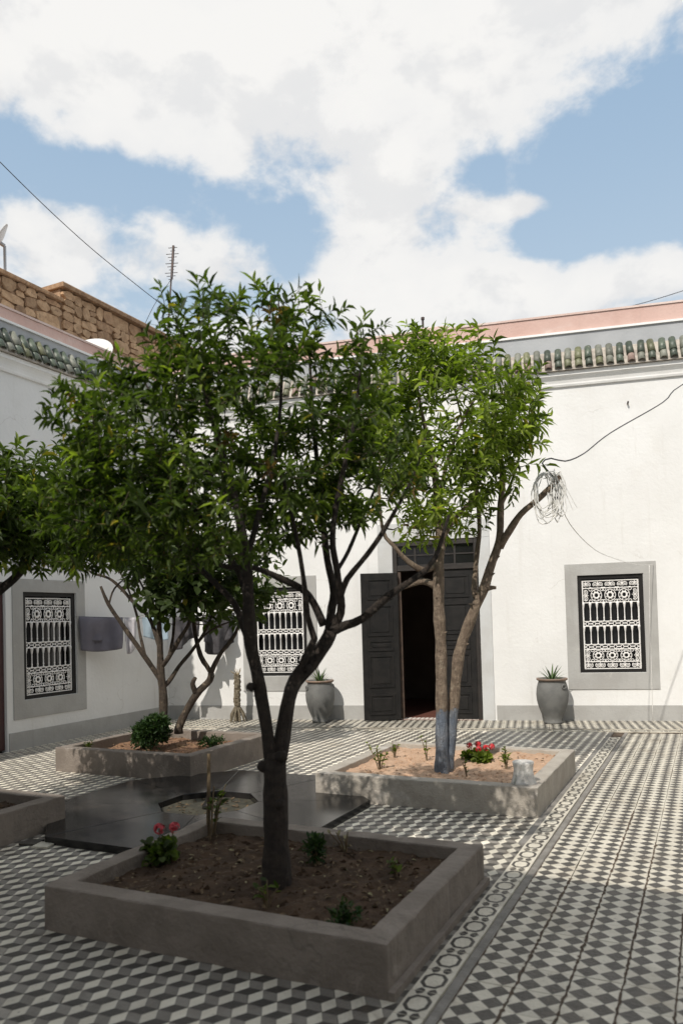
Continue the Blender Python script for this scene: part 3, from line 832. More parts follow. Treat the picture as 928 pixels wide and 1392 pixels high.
# limbs as (x, y, z, radius) from the tree's foot, crowns as ellipsoids (centre, radii)
TREES = {
'front': dict(base=(-2.05, 3.4, 0.15),
  limbs=[
   [(-0.008,-0.004,0.014,0.076),(-0.005,-0.002,0.309,0.064),(-0.002,-0.001,0.593,0.06),(-0.001,-0.001,0.619,0.055),(0.0,0.0,0.68,0.052)],
   [(-0.018,-0.009,0.635,0.036),(-0.03,-0.037,0.844,0.034),(-0.045,-0.044,0.958,0.033),(-0.049,-0.079,1.105,0.033),(-0.057,-0.117,1.243,0.034),(-0.041,-0.153,1.452,0.03),(-0.03,-0.181,1.674,0.027),(-0.028,-0.258,1.924,0.022),(-0.048,-0.356,2.2,0.016),(-0.077,-0.426,2.439,0.01)],
   [(-0.057,-0.117,1.243,0.025),(-0.164,-0.024,1.341,0.02),(-0.243,0.016,1.461,0.018),(-0.387,0.035,1.587,0.016),(-0.579,0.031,1.761,0.013),(-0.773,-0.04,2.018,0.01)],
   [(0.02,0.01,0.634,0.04),(0.037,0.051,0.842,0.041),(0.057,0.061,0.949,0.04),(0.076,0.103,1.042,0.04),(0.138,0.156,1.128,0.042),(0.206,0.211,1.238,0.04),(0.232,0.223,1.296,0.036)],
   [(0.232,0.223,1.296,0.028),(0.325,0.213,1.326,0.025),(0.424,0.205,1.358,0.023),(0.589,0.196,1.478,0.02),(0.723,0.216,1.559,0.016),(0.819,0.23,1.647,0.012),(0.901,0.236,1.864,0.008)],
   [(0.217,0.216,1.265,0.026),(0.23,0.244,1.423,0.024),(0.234,0.269,1.506,0.022),(0.188,0.291,1.681,0.02),(0.156,0.32,1.856,0.018),(0.121,0.336,2.19,0.015),(0.103,0.327,2.521,0.011),(0.107,0.296,2.883,0.006)],
   [(0.239,0.227,1.296,0.026),(0.298,0.211,1.393,0.022),(0.309,0.194,1.474,0.021),(0.313,0.151,1.612,0.018),(0.318,0.098,1.784,0.016),(0.39,0.055,2.037,0.013),(0.483,0.033,2.321,0.009),(0.532,0.035,2.61,0.006)],
   [(0.309,0.194,1.482,0.017),(0.351,0.192,1.569,0.016),(0.464,0.224,1.703,0.014),(0.562,0.238,1.836,0.012),(0.713,0.234,2.068,0.008),(0.787,0.27,2.293,0.005)],
   [(0.313,0.151,1.612,0.012),(0.324,0.268,1.719,0.011),(0.348,0.39,1.889,0.009),(0.434,0.521,2.185,0.006)],
   [(0.076,0.103,1.042,0.02),(0.143,0.092,1.163,0.019),(0.202,0.076,1.247,0.019),(0.203,0.076,1.278,0.018),(0.192,0.037,1.381,0.015),(0.199,0.008,1.502,0.014),(0.22,-0.094,1.738,0.011),(0.222,-0.226,2.049,0.008)],
   [(0.198,0.207,1.329,0.022),(0.16,0.166,1.452,0.021),(0.119,0.124,1.523,0.02),(0.052,0.025,1.577,0.017),(-0.024,-0.123,1.632,0.014),(-0.118,-0.279,1.644,0.012),(-0.217,-0.438,1.776,0.009),(-0.321,-0.577,1.946,0.006)],
   [(-0.03,-0.181,1.674,0.018),(-0.021,-0.066,1.909,0.015),(0.003,0.057,2.235,0.012),(0.021,0.121,2.563,0.009),(0.022,0.122,2.924,0.006),(0.021,0.121,3.185,0.003)],
   [(-0.041,-0.153,1.452,0.018),(-0.164,-0.079,1.65,0.015),(-0.392,-0.078,1.94,0.012),(-0.615,-0.13,2.234,0.009),(-0.811,-0.281,2.39,0.005)],
   [(-0.028,-0.258,1.924,0.014),(-0.282,-0.247,2.213,0.01),(-0.511,-0.247,2.513,0.007),(-0.662,-0.265,2.768,0.004)]],
  crown=[(-0.11,-0.053,2.539,0.445,0.75,0.41), (-0.515,-0.249,2.318,0.463,0.7,0.448), (0.127,0.061,2.259,0.425,0.75,0.506), (-0.198,-0.151,1.953,0.571,0.7,0.325), (-0.78,-0.322,2.102,0.293,0.5,0.334), (0.376,0.182,2.485,0.251,0.5,0.293), (0.492,0.182,2.141,0.248,0.5,0.307), (0.088,0.043,2.838,0.291,0.45,0.176), (-0.35,-0.169,2.742,0.194,0.5,0.176), (-0.404,-0.195,1.792,0.423,0.6,0.193), (-0.853,-0.412,1.883,0.27,0.5,0.213), (0.259,0.125,1.984,0.27,0.5,0.213)]),
'mid': dict(base=(-2.11, 6.35, 0.15),
  limbs=[
   [(-0.022,-0.044,0.013,0.064),(-0.013,-0.039,0.33,0.053),(0.002,-0.032,1.051,0.05),(-0.004,-0.035,1.461,0.049),(-0.004,-0.002,1.816,0.046),(0.007,0.026,2.018,0.041),(-0.017,0.047,2.329,0.035),(-0.047,0.088,2.666,0.028),(-0.14,0.099,3.145,0.018),(-0.216,0.062,3.616,0.011)],
   [(-0.006,0.03,-0.0,0.064),(0.038,0.052,0.332,0.051),(0.092,0.078,0.787,0.048),(0.128,0.095,1.043,0.049),(0.192,0.126,1.242,0.046),(0.282,0.136,1.452,0.043),(0.344,0.166,1.592,0.042),(0.409,0.198,1.803,0.039),(0.479,0.232,2.015,0.033),(0.494,0.261,2.309,0.029),(0.509,0.301,2.64,0.024),(0.451,0.329,3.114,0.017),(0.419,0.336,3.586,0.009)],
   [(0.483,0.233,1.95,0.033),(0.54,0.227,2.049,0.033),(0.677,0.216,2.229,0.028),(0.804,0.222,2.326,0.026),(0.919,0.222,2.423,0.025),(1.017,0.247,2.523,0.024)],
   [(0.284,0.137,1.523,0.028),(0.255,0.179,1.603,0.024),(0.267,0.24,1.866,0.022),(0.294,0.275,2.163,0.02),(0.262,0.293,2.599,0.017),(0.172,0.306,3.081,0.011),(0.062,0.274,3.63,0.006)],
   [(0.344,0.166,1.592,0.029),(0.407,0.152,1.602,0.022),(0.458,0.155,1.6,0.014)],
   [(-0.004,-0.002,1.816,0.028),(-0.11,-0.109,1.771,0.026),(-0.217,-0.216,1.855,0.022),(-0.309,-0.282,1.983,0.018),(-0.391,-0.322,2.126,0.015),(-0.396,-0.358,2.567,0.011),(-0.333,-0.383,3.125,0.006)],
   [(-0.009,-0.005,1.61,0.032),(-0.129,-0.063,1.678,0.028),(-0.305,-0.148,1.619,0.018)],
   [(0.007,0.026,2.018,0.023),(0.136,0.066,2.22,0.018),(0.274,0.11,2.375,0.015),(0.431,0.042,2.605,0.011),(0.691,0.056,2.892,0.006)],
   [(-0.017,0.047,2.329,0.02),(0.135,-0.046,2.752,0.015),(0.348,-0.054,3.167,0.009),(0.612,0.074,3.477,0.006)],
   [(0.494,0.261,2.309,0.017),(0.603,0.403,2.646,0.012),(0.676,0.493,3.053,0.007),(0.676,0.493,3.454,0.005)]],
  crown=[(0.171,0.083,3.032,0.681,0.85,0.654), (-0.146,-0.071,3.172,0.486,0.7,0.589), (0.523,0.253,3.086,0.357,0.6,0.49), (-0.019,-0.009,2.517,0.647,0.8,0.456), (-0.416,-0.201,2.92,0.389,0.6,0.588), (0.589,0.285,3.345,0.208,0.35,0.262), (-0.168,-0.081,3.467,0.357,0.5,0.262), (0.215,0.104,3.554,0.195,0.3,0.197), (0.451,0.218,2.632,0.388,0.6,0.326), (0.003,-0.11,2.116,0.445,0.5,0.192)]),
'backA': dict(base=(-5.62, 6.75, 0.17),
  limbs=[
   [(0.078,0.038,0.101,0.053),(0.086,0.042,0.544,0.046),(0.069,0.033,0.8,0.043),(0.063,0.03,1.23,0.031),(0.049,0.023,1.652,0.026),(0.039,0.075,2.088,0.02),(0.064,0.142,2.68,0.012)],
   [(0.068,0.033,0.718,0.031),(-0.05,-0.08,0.98,0.029),(-0.224,-0.219,1.324,0.025),(-0.338,-0.33,1.58,0.021),(-0.393,-0.39,1.785,0.015)],
   [(0.06,0.029,1.089,0.025),(-0.083,0.071,1.382,0.024),(-0.197,0.072,1.511,0.022),(-0.314,0.048,1.608,0.021),(-0.454,0.003,1.773,0.019),(-0.596,-0.044,1.897,0.016),(-0.831,-0.124,2.0,0.012),(-1.018,-0.214,2.305,0.009)],
   [(0.073,0.035,0.635,0.028),(0.117,0.112,0.704,0.026),(0.194,0.205,0.872,0.022),(0.326,0.324,1.082,0.019),(0.453,0.441,1.364,0.014),(0.549,0.543,1.829,0.009)],
   [(0.086,0.041,0.882,0.028),(0.187,0.035,0.981,0.027),(0.325,0.046,1.176,0.025),(0.445,0.082,1.369,0.019),(0.559,0.103,1.732,0.014),(0.707,0.119,2.131,0.009)],
   [(-0.05,-0.08,0.98,0.019),(-0.205,0.012,1.26,0.016),(-0.266,0.038,1.471,0.014),(-0.414,0.022,1.857,0.01),(-0.563,-0.05,2.117,0.006)],
   [(0.187,0.035,0.981,0.019),(0.141,0.179,1.249,0.015),(0.099,0.27,1.586,0.012),(0.061,0.307,2.015,0.007)],
   [(0.326,0.324,1.082,0.015),(0.472,0.339,1.222,0.012),(0.654,0.372,1.318,0.01),(0.908,0.439,1.394,0.006)],
   [(-0.338,-0.33,1.58,0.012),(-0.312,-0.262,1.76,0.01),(-0.181,-0.143,1.923,0.007),(-0.048,-0.023,2.045,0.005)],
   [(0.057,0.028,1.338,0.016),(0.011,-0.106,1.668,0.012),(-0.062,-0.252,1.993,0.009),(-0.202,-0.32,2.322,0.006)]],
  crown=[(0.068,0.033,2.291,0.747,0.8,0.458), (0.354,0.171,1.618,0.497,0.6,0.249), (-0.197,0.016,1.72,0.377,0.5,0.21), (-0.489,-0.125,2.276,0.504,0.6,0.379), (0.475,0.23,2.071,0.58,0.7,0.374), (0.097,0.047,1.833,0.497,0.6,0.291)]),
'backB': dict(base=(-5.45, 7.0, 0.17),
  limbs=[
   [(-0.03,-0.015,0.158,0.046),(0.018,0.008,0.282,0.043),(0.159,0.077,0.537,0.041),(0.298,0.144,0.692,0.04),(0.315,0.152,0.775,0.036)],
   [(0.159,0.077,0.537,0.033),(0.16,0.011,0.66,0.03),(0.204,0.01,0.735,0.02)],
   [(0.315,0.152,0.775,0.03),(0.272,0.131,0.86,0.029),(0.213,0.103,0.971,0.028),(0.128,0.117,1.258,0.024),(0.095,0.135,1.65,0.018),(0.138,0.178,2.093,0.012)],
   [(0.315,0.152,0.775,0.03),(0.347,0.168,0.858,0.028),(0.426,0.206,1.007,0.025),(0.595,0.232,1.205,0.02),(0.703,0.229,1.436,0.015),(0.821,0.23,1.806,0.01)]],
  crown=[(0.439,0.212,1.95,0.506,0.7,0.381), (0.639,0.198,1.605,0.333,0.4,0.292), (0.256,0.235,1.492,0.256,0.4,0.213), (0.057,0.027,1.835,0.379,0.6,0.338), (0.777,0.376,1.813,0.337,0.5,0.296)]),
'left': dict(base=(-5.3, 3.55, 0.15),
  limbs=[
   [(0.0,-0.0,-0.0,0.08),(0.012,0.006,0.749,0.065)],
   [(0.012,0.006,0.749,0.05),(0.391,0.3,1.448,0.04),(0.547,0.431,1.646,0.034),(0.637,0.53,1.772,0.028),(0.771,0.65,1.995,0.02),(0.889,0.763,2.279,0.012)],
   [(0.012,0.006,0.749,0.05),(0.334,0.05,1.767,0.04),(0.477,0.009,2.172,0.03),(0.667,0.1,2.426,0.02),(0.901,0.213,2.47,0.01)],
   [(0.012,0.006,0.749,0.04),(-0.194,0.018,1.793,0.03),(-0.437,0.011,2.251,0.02)]],
  crown=[(0.682,0.33,2.191,0.51,0.8,0.404), (1.038,0.835,2.048,0.339,0.5,0.284), (0.894,0.543,2.307,0.41,0.7,0.385), (0.248,0.12,2.258,0.59,0.9,0.459), (0.989,0.7,2.207,0.25,0.5,0.391), (0.864,0.529,1.952,0.382,0.6,0.219), (-0.187,-0.091,2.218,0.429,0.8,0.431)]),
}

# ================================================================== PLANTERS
def noise2(x, y):
    return math.sin(x * 7.3 + 1.1) * math.sin(y * 6.1 + .3) + .6 * math.sin(x * 17 + y * 11) + .4 * math.sin(x * 31 - y * 27 + 2)
def planter(rect, label, cem, soil, th=.118, h=.22, base=False, sz=.150):
    x0, x1, y0, y1 = rect
    p = empty('planter', ((x0 + x1) / 2, (y0 + y1) / 2, 0)); tag(p, label, 'planter')
    a, b = (x1 - x0) / 2, (y1 - y0) / 2
    # four walls in one ring, subdivided so the edge can wander
    m = MB(); n = 26
    def side(pts): return [tuple(Vector(p0).lerp(Vector(p1), k / n)) for p0, p1 in zip(pts, pts[1:] + pts[:1]) for k in range(n)]
    o = side([(-a, -b), (a, -b), (a, b), (-a, b)]); i = side([(-a + th, -b + th), (a - th, -b + th), (a - th, b - th), (-a + th, b - th)])
    N = len(o)
    vs = [(x, y, -.02) for x, y in o] + [(x, y, h) for x, y in o] + [(x, y, h) for x, y in i] + [(x, y, 0.0) for x, y in i]
    fs = []
    for k in range(N):
        j = (k + 1) % N
        fs += [(k, j, N + j, N + k), (N + k, N + j, 2 * N + j, 2 * N + k), (2 * N + k, 2 * N + j, 3 * N + j, 3 * N + k)]
    me = m.add(vs, fs).mesh('wall', cem)
    bevel_mesh(me, .009, 2, .0016)
    chips = [(random.choice(o), random.uniform(.012, .03)) for _ in range(26)]
    for v in me.vertices:
        if v.co.z > h - .02 or v.co.z < .02:
            for (cx_, cy_), cr in chips:
                dd = math.hypot(v.co.x - cx_, v.co.y - cy_)
                if dd < cr * 1.6:
                    q = (1 - dd / (cr * 1.6)) * cr * .35
                    v.co.x -= q * (1 if v.co.x > 0 else -1) * .6; v.co.y -= q * (1 if v.co.y > 0 else -1) * .6
                    if v.co.z > h - .02: v.co.z -= q * .7
    link('wall', me, p)
    if base:
        MB().box(a, a + .028, -b, b + .005, -.03, .035).build('footing', cem, p)
    # soil with clods and hollows
    nx, ny = 60, 48; vs = []; 
    for j in range(ny + 1):
        for k in range(nx + 1):
            x = (-a + th - .01) + (2 * a - 2 * th + .02) * k / nx; y = (-b + th - .01) + (2 * b - 2 * th + .02) * j / ny
            vs.append((x, y, sz + .010 * noise2(x, y) + .006 * math.sin(x * 53 + y * 41) * math.sin(y * 61 - x * 13) + random.uniform(-.006, .006)))
    fs = [(j * (nx + 1) + k, j * (nx + 1) + k + 1, (j + 1) * (nx + 1) + k + 1, (j + 1) * (nx + 1) + k) for j in range(ny) for k in range(nx)]
    MB().add(vs, fs).build('soil', soil, p, True)
    # clods
    m = MB()
    for _ in range(420):
        x, y = random.uniform(-a + th + .02, a - th - .02), random.uniform(-b + th + .02, b - th - .02); r = random.choice((.006, .008, .01, .014, .02)) * random.uniform(.7, 1.2)
        c = Vector((x, y, sz + .002 + .010 * noise2(x, y)))
        q = [(1, 0, 0), (-.6, .8, .1), (-.5, -.8, 0), (0, .1, .8), (.1, .2, -.7)]
        m.add([tuple(c + Vector((u[0] + random.uniform(-.3, .3), u[1] + random.uniform(-.3, .3), u[2])) * r) for u in q], [(0, 1, 3), (1, 2, 3), (2, 0, 3), (1, 0, 4), (2, 1, 4), (0, 2, 4)])
    m.build('clods', soil, p)['kind'] = 'stuff'
    return p

LT = [(0, 0, 0), (.28, -.42, .10), (.30, 0, 0), (.28, .42, .10), (.66, -.33, .06), (.68, 0, -.03), (.66, .33, .06), (1, 0, -.10)]
LF = [(0, 1, 2), (0, 2, 3), (1, 4, 5, 2), (2, 5, 6, 3), (4, 7, 5), (5, 7, 6)]
LTB = [(0, 0, 0), (.22, -.46, .06), (.28, 0, 0), (.22, .46, .06), (.66, -.46, .05), (.68, 0, -.03), (.66, .46, .05), (1, 0, -.08)]
def leaves(name, pos, d, up, L, Wd, tint, mat, parent, tmpl=LT, kind='stuff'):
    """many lanceolate leaves as one mesh"""
    pos, d, up = (np.asarray(a, float) for a in (pos, d, up)); L = np.asarray(L)[:, None, None]; Wd = np.asarray(Wd)[:, None, None]
    d = d / np.linalg.norm(d, axis=1, keepdims=True)
    sd = np.cross(d, up); sd /= np.linalg.norm(sd, axis=1, keepdims=True) + 1e-9
    nn = np.cross(sd, d)
    T = np.array(tmpl)[None]
    rc = np.random.default_rng(len(pos)); curl = rc.uniform(.2, 2.6, (len(pos), 1, 1)); L = L * rc.uniform(.72, 1.18, (len(pos), 1, 1))
    V = pos[:, None] + T[..., 0:1] * L * d[:, None] + T[..., 1:2] * Wd * sd[:, None] + T[..., 2:3] * curl * L * nn[:, None]
    n, k = V.shape[:2]
    F = []
    for i in range(n):
        F += [tuple(q + i * k for q in f) for f in LF]
    me = bpy.data.meshes.new(name); me.from_pydata(V.reshape(-1, 3).tolist(), [], F)
    me.materials.append(MATS[mat])
    at = me.attributes.new('tint', 'FLOAT', 'POINT'); at.data.foreach_set('value', np.repeat(np.asarray(tint, float), k))
    me.polygons.foreach_set('use_smooth', [True] * len(me.polygons)); me.update()
    o = link(name, me, parent)
    if kind: o['kind'] = kind
    return o
_leafmesh = {}
def leaf_objects(pos, d, up, L, Wd, tint, mat, parent, tmpl=LT):
    for p, dd, u, l, w, t in zip(pos, d, up, L, Wd, tint):
        q = round(min(1.5, max(0, t)) * 5) / 5
        key = (mat, q, id(tmpl))
        if key not in _leafmesh:
            m = MB().add(tmpl, LF).mesh('leaf', mat, True)
            at = m.attributes.new('tint', 'FLOAT', 'POINT'); at.data.foreach_set('value', [q] * len(m.vertices))
            _leafmesh[key] = m
        dd = Vector(dd).normalized(); s = dd.cross(Vector(u)).normalized(); n = s.cross(dd)
        o = bpy.data.objects.new('leaf', _leafmesh[key]); COL.objects.link(o); o.parent = parent
        M = Matrix((dd * l, s * w, n * l)).transposed().to_4x4(); M.translation = Vector(p)
        o.matrix_local = M

FW = np.array((-ST, CT, 0)); RT = np.array((CT, ST, 0)); UPV = np.array((0, 0, 1.))
def grow(name, key, label, mat, bark, npts=600, per=13, L=(.085, .13), wr=.27, shell=.5, near=0, tmpl=LT, twig_r=.0045, droop=.25, paint=None, young=.16, seed=1, clear=None, extra=()):
    global rng
    rng = np.random.default_rng(seed); random.seed(seed)
    T = TREES[key]; base = np.array(T['base'])
    t = empty(name, tuple(base)); tag(t, label, 'tree')
    nodes, nrad = [], []
    for k, limb in enumerate(T['limbs']):
        P = smooth_path(limb, .045)
        if k == 0: P = [np.array([P[0][0], P[0][1], P[0][2] - .06, P[0][3] * 1.12])] + P
        rad = [p[3] * (1 + .05 * math.sin(i * .9 + k * 2) + random.uniform(-.025, .025)) for i, p in enumerate(P)]
        m = MB().tube([p[:3] for p in P], rad, 14 if P[0][3] > .04 else 9, wob=.03)
        mats = [bark]
        if paint and k < 2:
            mats = ['bark_painted']
        m.build('trunk' if k == 0 else 'limb', mats, t, True)
        for i, p in enumerate(P):
            if p[3] < .034 or len(limb) > 6:
                if i > len(P) * .25 and p[2] > 1.25: nodes.append(p[:3]); nrad.append(p[3])
        if k and P[-1][3] > .012 and P[-1][3] < .03 and False: pass
    # crown points
    E = np.array(T['crown']); vol = E[:, 3] * E[:, 4] * E[:, 5]
    pts = []
    tries = 0
    while len(pts) < npts and tries < 60000:
        tries += 1
        e = E[rng.choice(len(E), p=vol / vol.sum())]
        u = rng.normal(size=3); u /= np.linalg.norm(u)
        r = rng.random() ** (1 / 3 * (1 - shell * .75))
        r *= 1 + .16 * math.sin(u[0] * 5 + e[0] * 9) * math.sin(u[2] * 6 + u[1] * 4)
        q = e[:3] + (RT * u[0] * e[3] + FW * u[1] * e[4] + UPV * u[2] * e[5]) * r
        w_ = q * 4.3 + seed
        if math.sin(w_[0] + 1.3 * math.sin(w_[1])) * math.sin(w_[2] * 1.1 + .7) + .5 * math.sin(w_[1] * 1.2 + w_[0] * .4) < -.05 and rng.random() > .16: continue
        if pts:
            dd = np.linalg.norm(np.array(pts) - q, axis=1).min()
            if dd < .055: continue
        pts.append(q)
    pts += [np.array(x) for x in extra]
    cc = (E[:, :3] * vol[:, None]).sum(0) / vol.sum()
    pts.sort(key=lambda q: np.min(np.linalg.norm(np.array(nodes[:400]) - q, axis=1)))
    nd = np.zeros((len(nodes) + len(pts) * 5, 3)); nd[:len(nodes)] = nodes; nr = list(nrad); cnt = len(nodes)
    tw = MB()
    LP, LD, LU, LL, LW, LTi = [], [], [], [], [], []
    for q in pts:
        dv = nd[:cnt] - q
        dist = np.linalg.norm(dv, axis=1) + .5 * np.maximum(0, dv[:, 2])     # prefer growing upwards
        a = int(dist.argmin()); P = nd[a].copy()
        ln = np.linalg.norm(q - P)
        bow = rng.normal(size=3) * .06 * ln + np.array((0, 0, -.08 * ln))
        K = 4
        path = [P + (q - P) * (k / K) + bow * math.sin(math.pi * k / K) for k in range(K + 1)]
        r0 = min(nr[a] * .8, twig_r * (1 + 2.2 * ln)); r1 = .0018
        tw.tube(path, [r0 + (r1 - r0) * k / K for k in range(K + 1)], 4, cap=False)
        for k in range(1, K + 1):
            nd[cnt] = path[k]; nr.append(r0 + (r1 - r0) * k / K); cnt += 1
        out = q - cc; out /= np.linalg.norm(out) + 1e-6
        sd = (path[-1] - path[-2]); sd /= np.linalg.norm(sd) + 1e-6
        sh = sd * .7 + out * .5 + np.array((0, 0, .55)) + rng.normal(size=3) * .35
        sh /= np.linalg.norm(sh)
        sl = rng.uniform(.06, .15) * (L[1] / .11)
        tip = q + sh * sl
        tw.tube([q, q + sh * sl * .5 + rng.normal(size=3) * .006, tip], [.0022, .0018, .001], 3, cap=False)
        n = max(4, int(per * rng.uniform(.6, 1.35))); ph = rng.random() * 6.28
        hue = rng.normal(.38, .2)
        ax = np.cross(sh, (0.3, .2, 1)); ax /= np.linalg.norm(ax); ay = np.cross(sh, ax)
        isy = rng.random() < young
        dead = rng.random() < .012
        for k in range(n):
            f = (k + .5) / n
            g_ = -0.45 + 1.45 * f
            p = q + sh * sl * g_ if g_ > 0 else q + (path[-3] - q) * (-g_ * 1.6)
            an = ph + 2.4 * k
            rad = ax * math.cos(an) + ay * math.sin(an)
            up_ = .25 + 1.0 * max(0, f - .45)
            dr = sh * up_ * 1.1 + rad * (1.0 - .45 * f) + np.array((0, 0, -droop * (1.25 - f))) + rng.normal(size=3) * .2
            l = rng.uniform(*L) * (1.0 if f < .8 else .85)
            LP.append(p); LD.append(dr); LU.append(np.array((0, 0, 1.)) * .8 + sh * .5 + rng.normal(size=3) * .35); LL.append(l); LW.append(l * wr * rng.uniform(.75, 1.35))
            tn = min(.74, max(0, hue + rng.normal() * .2))
            if isy and f > .45: tn = rng.uniform(.8, 1.0)
            if rng.random() < .012: tn = 1.2
            if dead: tn = 1.5
            LTi.append(tn)
    tw.build('twigs', 'twig', t)['kind'] = 'stuff'
    A = [np.array(x) for x in (LP, LD, LU, LL, LW, LTi)]
    if near:
        wp = A[0] + base - np.array((0, 0, 1.5)); dep = wp @ FW
        size = A[3] / dep
        idx = np.argsort(-size)[:near]
        mask = np.zeros(len(LP), bool); mask[idx] = True
        leaf_objects(*[x[mask] for x in A], mat, t, tmpl)
        A = [x[~mask] for x in A]
    leaves('crown', *A, mat, t, tmpl)
    return t

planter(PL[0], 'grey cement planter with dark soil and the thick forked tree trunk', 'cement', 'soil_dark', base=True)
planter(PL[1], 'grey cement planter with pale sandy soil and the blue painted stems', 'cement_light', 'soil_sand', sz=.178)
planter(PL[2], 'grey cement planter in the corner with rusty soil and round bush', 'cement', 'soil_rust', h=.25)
planter(PL[3], 'grey cement planter beside the dark octagonal fountain, nothing but bare dark soil near its corner', 'cement', 'soil_dark', h=.23)

grow('citrus_tree', 'front', 'dark trunked citrus tree forking low in the dark soil planter', 'leaf', 'bark', npts=880, per=16, L=(.052, .092), wr=.25, near=300, seed=3, young=.20,
     extra=[(.02, .12, 3.12), (.05, .10, 3.0), (.33, .16, 2.92), (.45, .2, 2.85), (.28, .14, 2.98), (.52, .22, 2.86)])
grow('citrus_tree', 'mid', 'twin stemmed citrus tree with blue painted trunk in the sandy planter', 'leaf_bright', 'bark_pale', npts=500, per=13, L=(.08, .135), wr=.25, near=300, seed=5, paint=.62, young=.30, twig_r=.006,
     extra=[(.05, .1, 3.85), (.22, .1, 3.82), (.47, .3, 3.72), (-.1, .1, 3.8), (.3, .15, 3.78)])
grow('leafy_tree', 'backA', 'broad leaved tree with several spreading limbs behind the round bush', 'leaf_big', 'bark_mid', npts=250, per=9, L=(.10, .15), wr=.5, tmpl=LTB, seed=8, twig_r=.006)
grow('leafy_tree', 'backB', 'leaning broad leaved tree with a bent elbow and forked stem', 'leaf_big', 'bark_mid', npts=150, per=9, L=(.10, .15), wr=.5, tmpl=LTB, seed=9, twig_r=.006)
grow('citrus_tree', 'left', 'citrus tree with low dense crown in front of the shaded wall window', 'leaf', 'bark', npts=800, per=14, L=(.075, .12), wr=.25, seed=12)

# thorny stubs on the twin stems
tr = [o for o in bpy.data.objects if o.name.startswith('citrus_tree') and 'blue' in o['label']][0]
random.seed(31)
for z, x, y in [(1.10, .14, .10), (1.30, .21, .13), (1.45, .28, .14), (1.55, .31, .15), (1.70, .38, .18), (1.85, .42, .2), (1.98, .47, .23), (.95, -.02, -.03), (1.2, 0, -.03), (1.5, 0, -.03), (1.7, 0, -.0)]:
    a = random.uniform(0, 6.28); d = Vector((CT * math.cos(a), ST * math.cos(a) - .4, .25)).normalized()
    p = Vector((x, y, z))
    MB().tube([p, p + d * .05, p + d * .075], [.017, .012, .004], 6).build('stub', 'bark_pale', tr, True)

ft = [o for o in bpy.data.objects if o.name.startswith('citrus_tree') and 'forking low' in o['label']][0]
for (x, y, z, a, r) in ((.03, -.03, .42, -.6, .020), (-.04, -.02, .60, 3.6, .024), (.04, -.02, .66, -.4, .022), (-.06, -.10, 1.02, 3.4, .017), (.13, .12, 1.10, -.5, .019), (.20, .19, 1.20, -.9, .016), (-.05, -.12, 1.2, 2.6, .015), (.5, .2, 1.40, -1.3, .012)):
    d = Vector((math.cos(a), math.sin(a), .35)).normalized(); p = Vector((x, y, z))
    MB().tube([p, p + d * r * 1.6, p + d * r * 2.1], [r * 1.5, r * 1.15, r * .55], 8, wob=.08).build('knot', 'bark', ft, True)

# ================================================================== SMALL PLANTS
def bush(name, loc, rx, rz, n, label, mat='leaf_bush', L=(.03, .05), wr=.42, stems=9, cat='bush'):
    b = empty(name, loc); tag(b, label, cat)
    r2 = np.random.default_rng(int(abs(loc[0] * 1000)) + n)
    m = MB(); P, D, U, LL, WW, TI = [], [], [], [], [], []
    lob = [(r2.normal(size=3) * np.array((.45, .45, .30)), r2.uniform(.45, .7)) for _ in range(9)]
    for i in range(n):
        c, rr = lob[r2.integers(9)]
        u = r2.normal(size=3); u /= np.linalg.norm(u)
        q = c + u * rr * r2.random() ** .25
        q = q * np.array((rx, rx, rz)) * .85 + np.array((0, 0, rz * 1.05))
        if q[2] < .02: continue
        for k in range(3):
            P.append(q + r2.normal(size=3) * .012); D.append(u + r2.normal(size=3) * .6 + np.array((0, 0, .4))); U.append((0, 0, 1) + r2.normal(size=3) * .5)
            l = r2.uniform(*L); LL.append(l); WW.append(l * wr); TI.append(min(1, max(0, r2.normal(.4, .25))))
    for i in range(stems):
        c, rr = lob[i % 9]
        e = c * np.array((rx, rx, rz)) * .9 + np.array((0, 0, rz * 1.1))
        m.tube([(r2.normal() * .015, r2.normal() * .015, -.04), tuple(e * np.array((.5, .5, .5))), tuple(e)], [.012, .008, .004], 5)
    m.build('stem', 'stick', b)
    leaves('foliage', P, D, U, LL, WW, TI, mat, b, LTB)
    return b
def sprig(name, loc, h, n, label, cat='plant', mat='leaf', lean=.35, L=(.03, .055), lv=7, dry=False):
    b = empty(name, loc); tag(b, label, cat)
    r2 = np.random.default_rng(int(abs(loc[0] * 977 + loc[1] * 313)) + n)
    P, D, U, LL, WW, TI = [], [], [], [], [], []
    for i in range(n):
        a = r2.random() * 6.28; le = r2.uniform(.1, lean); hh = h * r2.uniform(.6, 1)
        path = [np.array((0, 0, -.03)), np.array((math.cos(a) * le * hh * .4, math.sin(a) * le * hh * .4, hh * .5)), np.array((math.cos(a) * le * hh, math.sin(a) * le * hh, hh))]
        MB().tube([tuple(p) for p in path], [.006, .005, .003], 5).build('stem', 'stick', b)
        for k in range(lv):
            f = r2.uniform(.35, 1); p = path[1] + (path[2] - path[1]) * (f * 2 - 1) if f > .5 else path[0] + (path[1] - path[0]) * f * 2
            P.append(p); D.append(np.array((r2.normal(), r2.normal(), .6))); U.append((0, 0, 1) + r2.normal(size=3) * .3); l = r2.uniform(*L); LL.append(l); WW.append(l * .5); TI.append(r2.random() * .9)
    leaves('foliage', P, D, U, LL, WW, TI, 'litter_pale' if dry else mat, b, LTB, None)
    return b
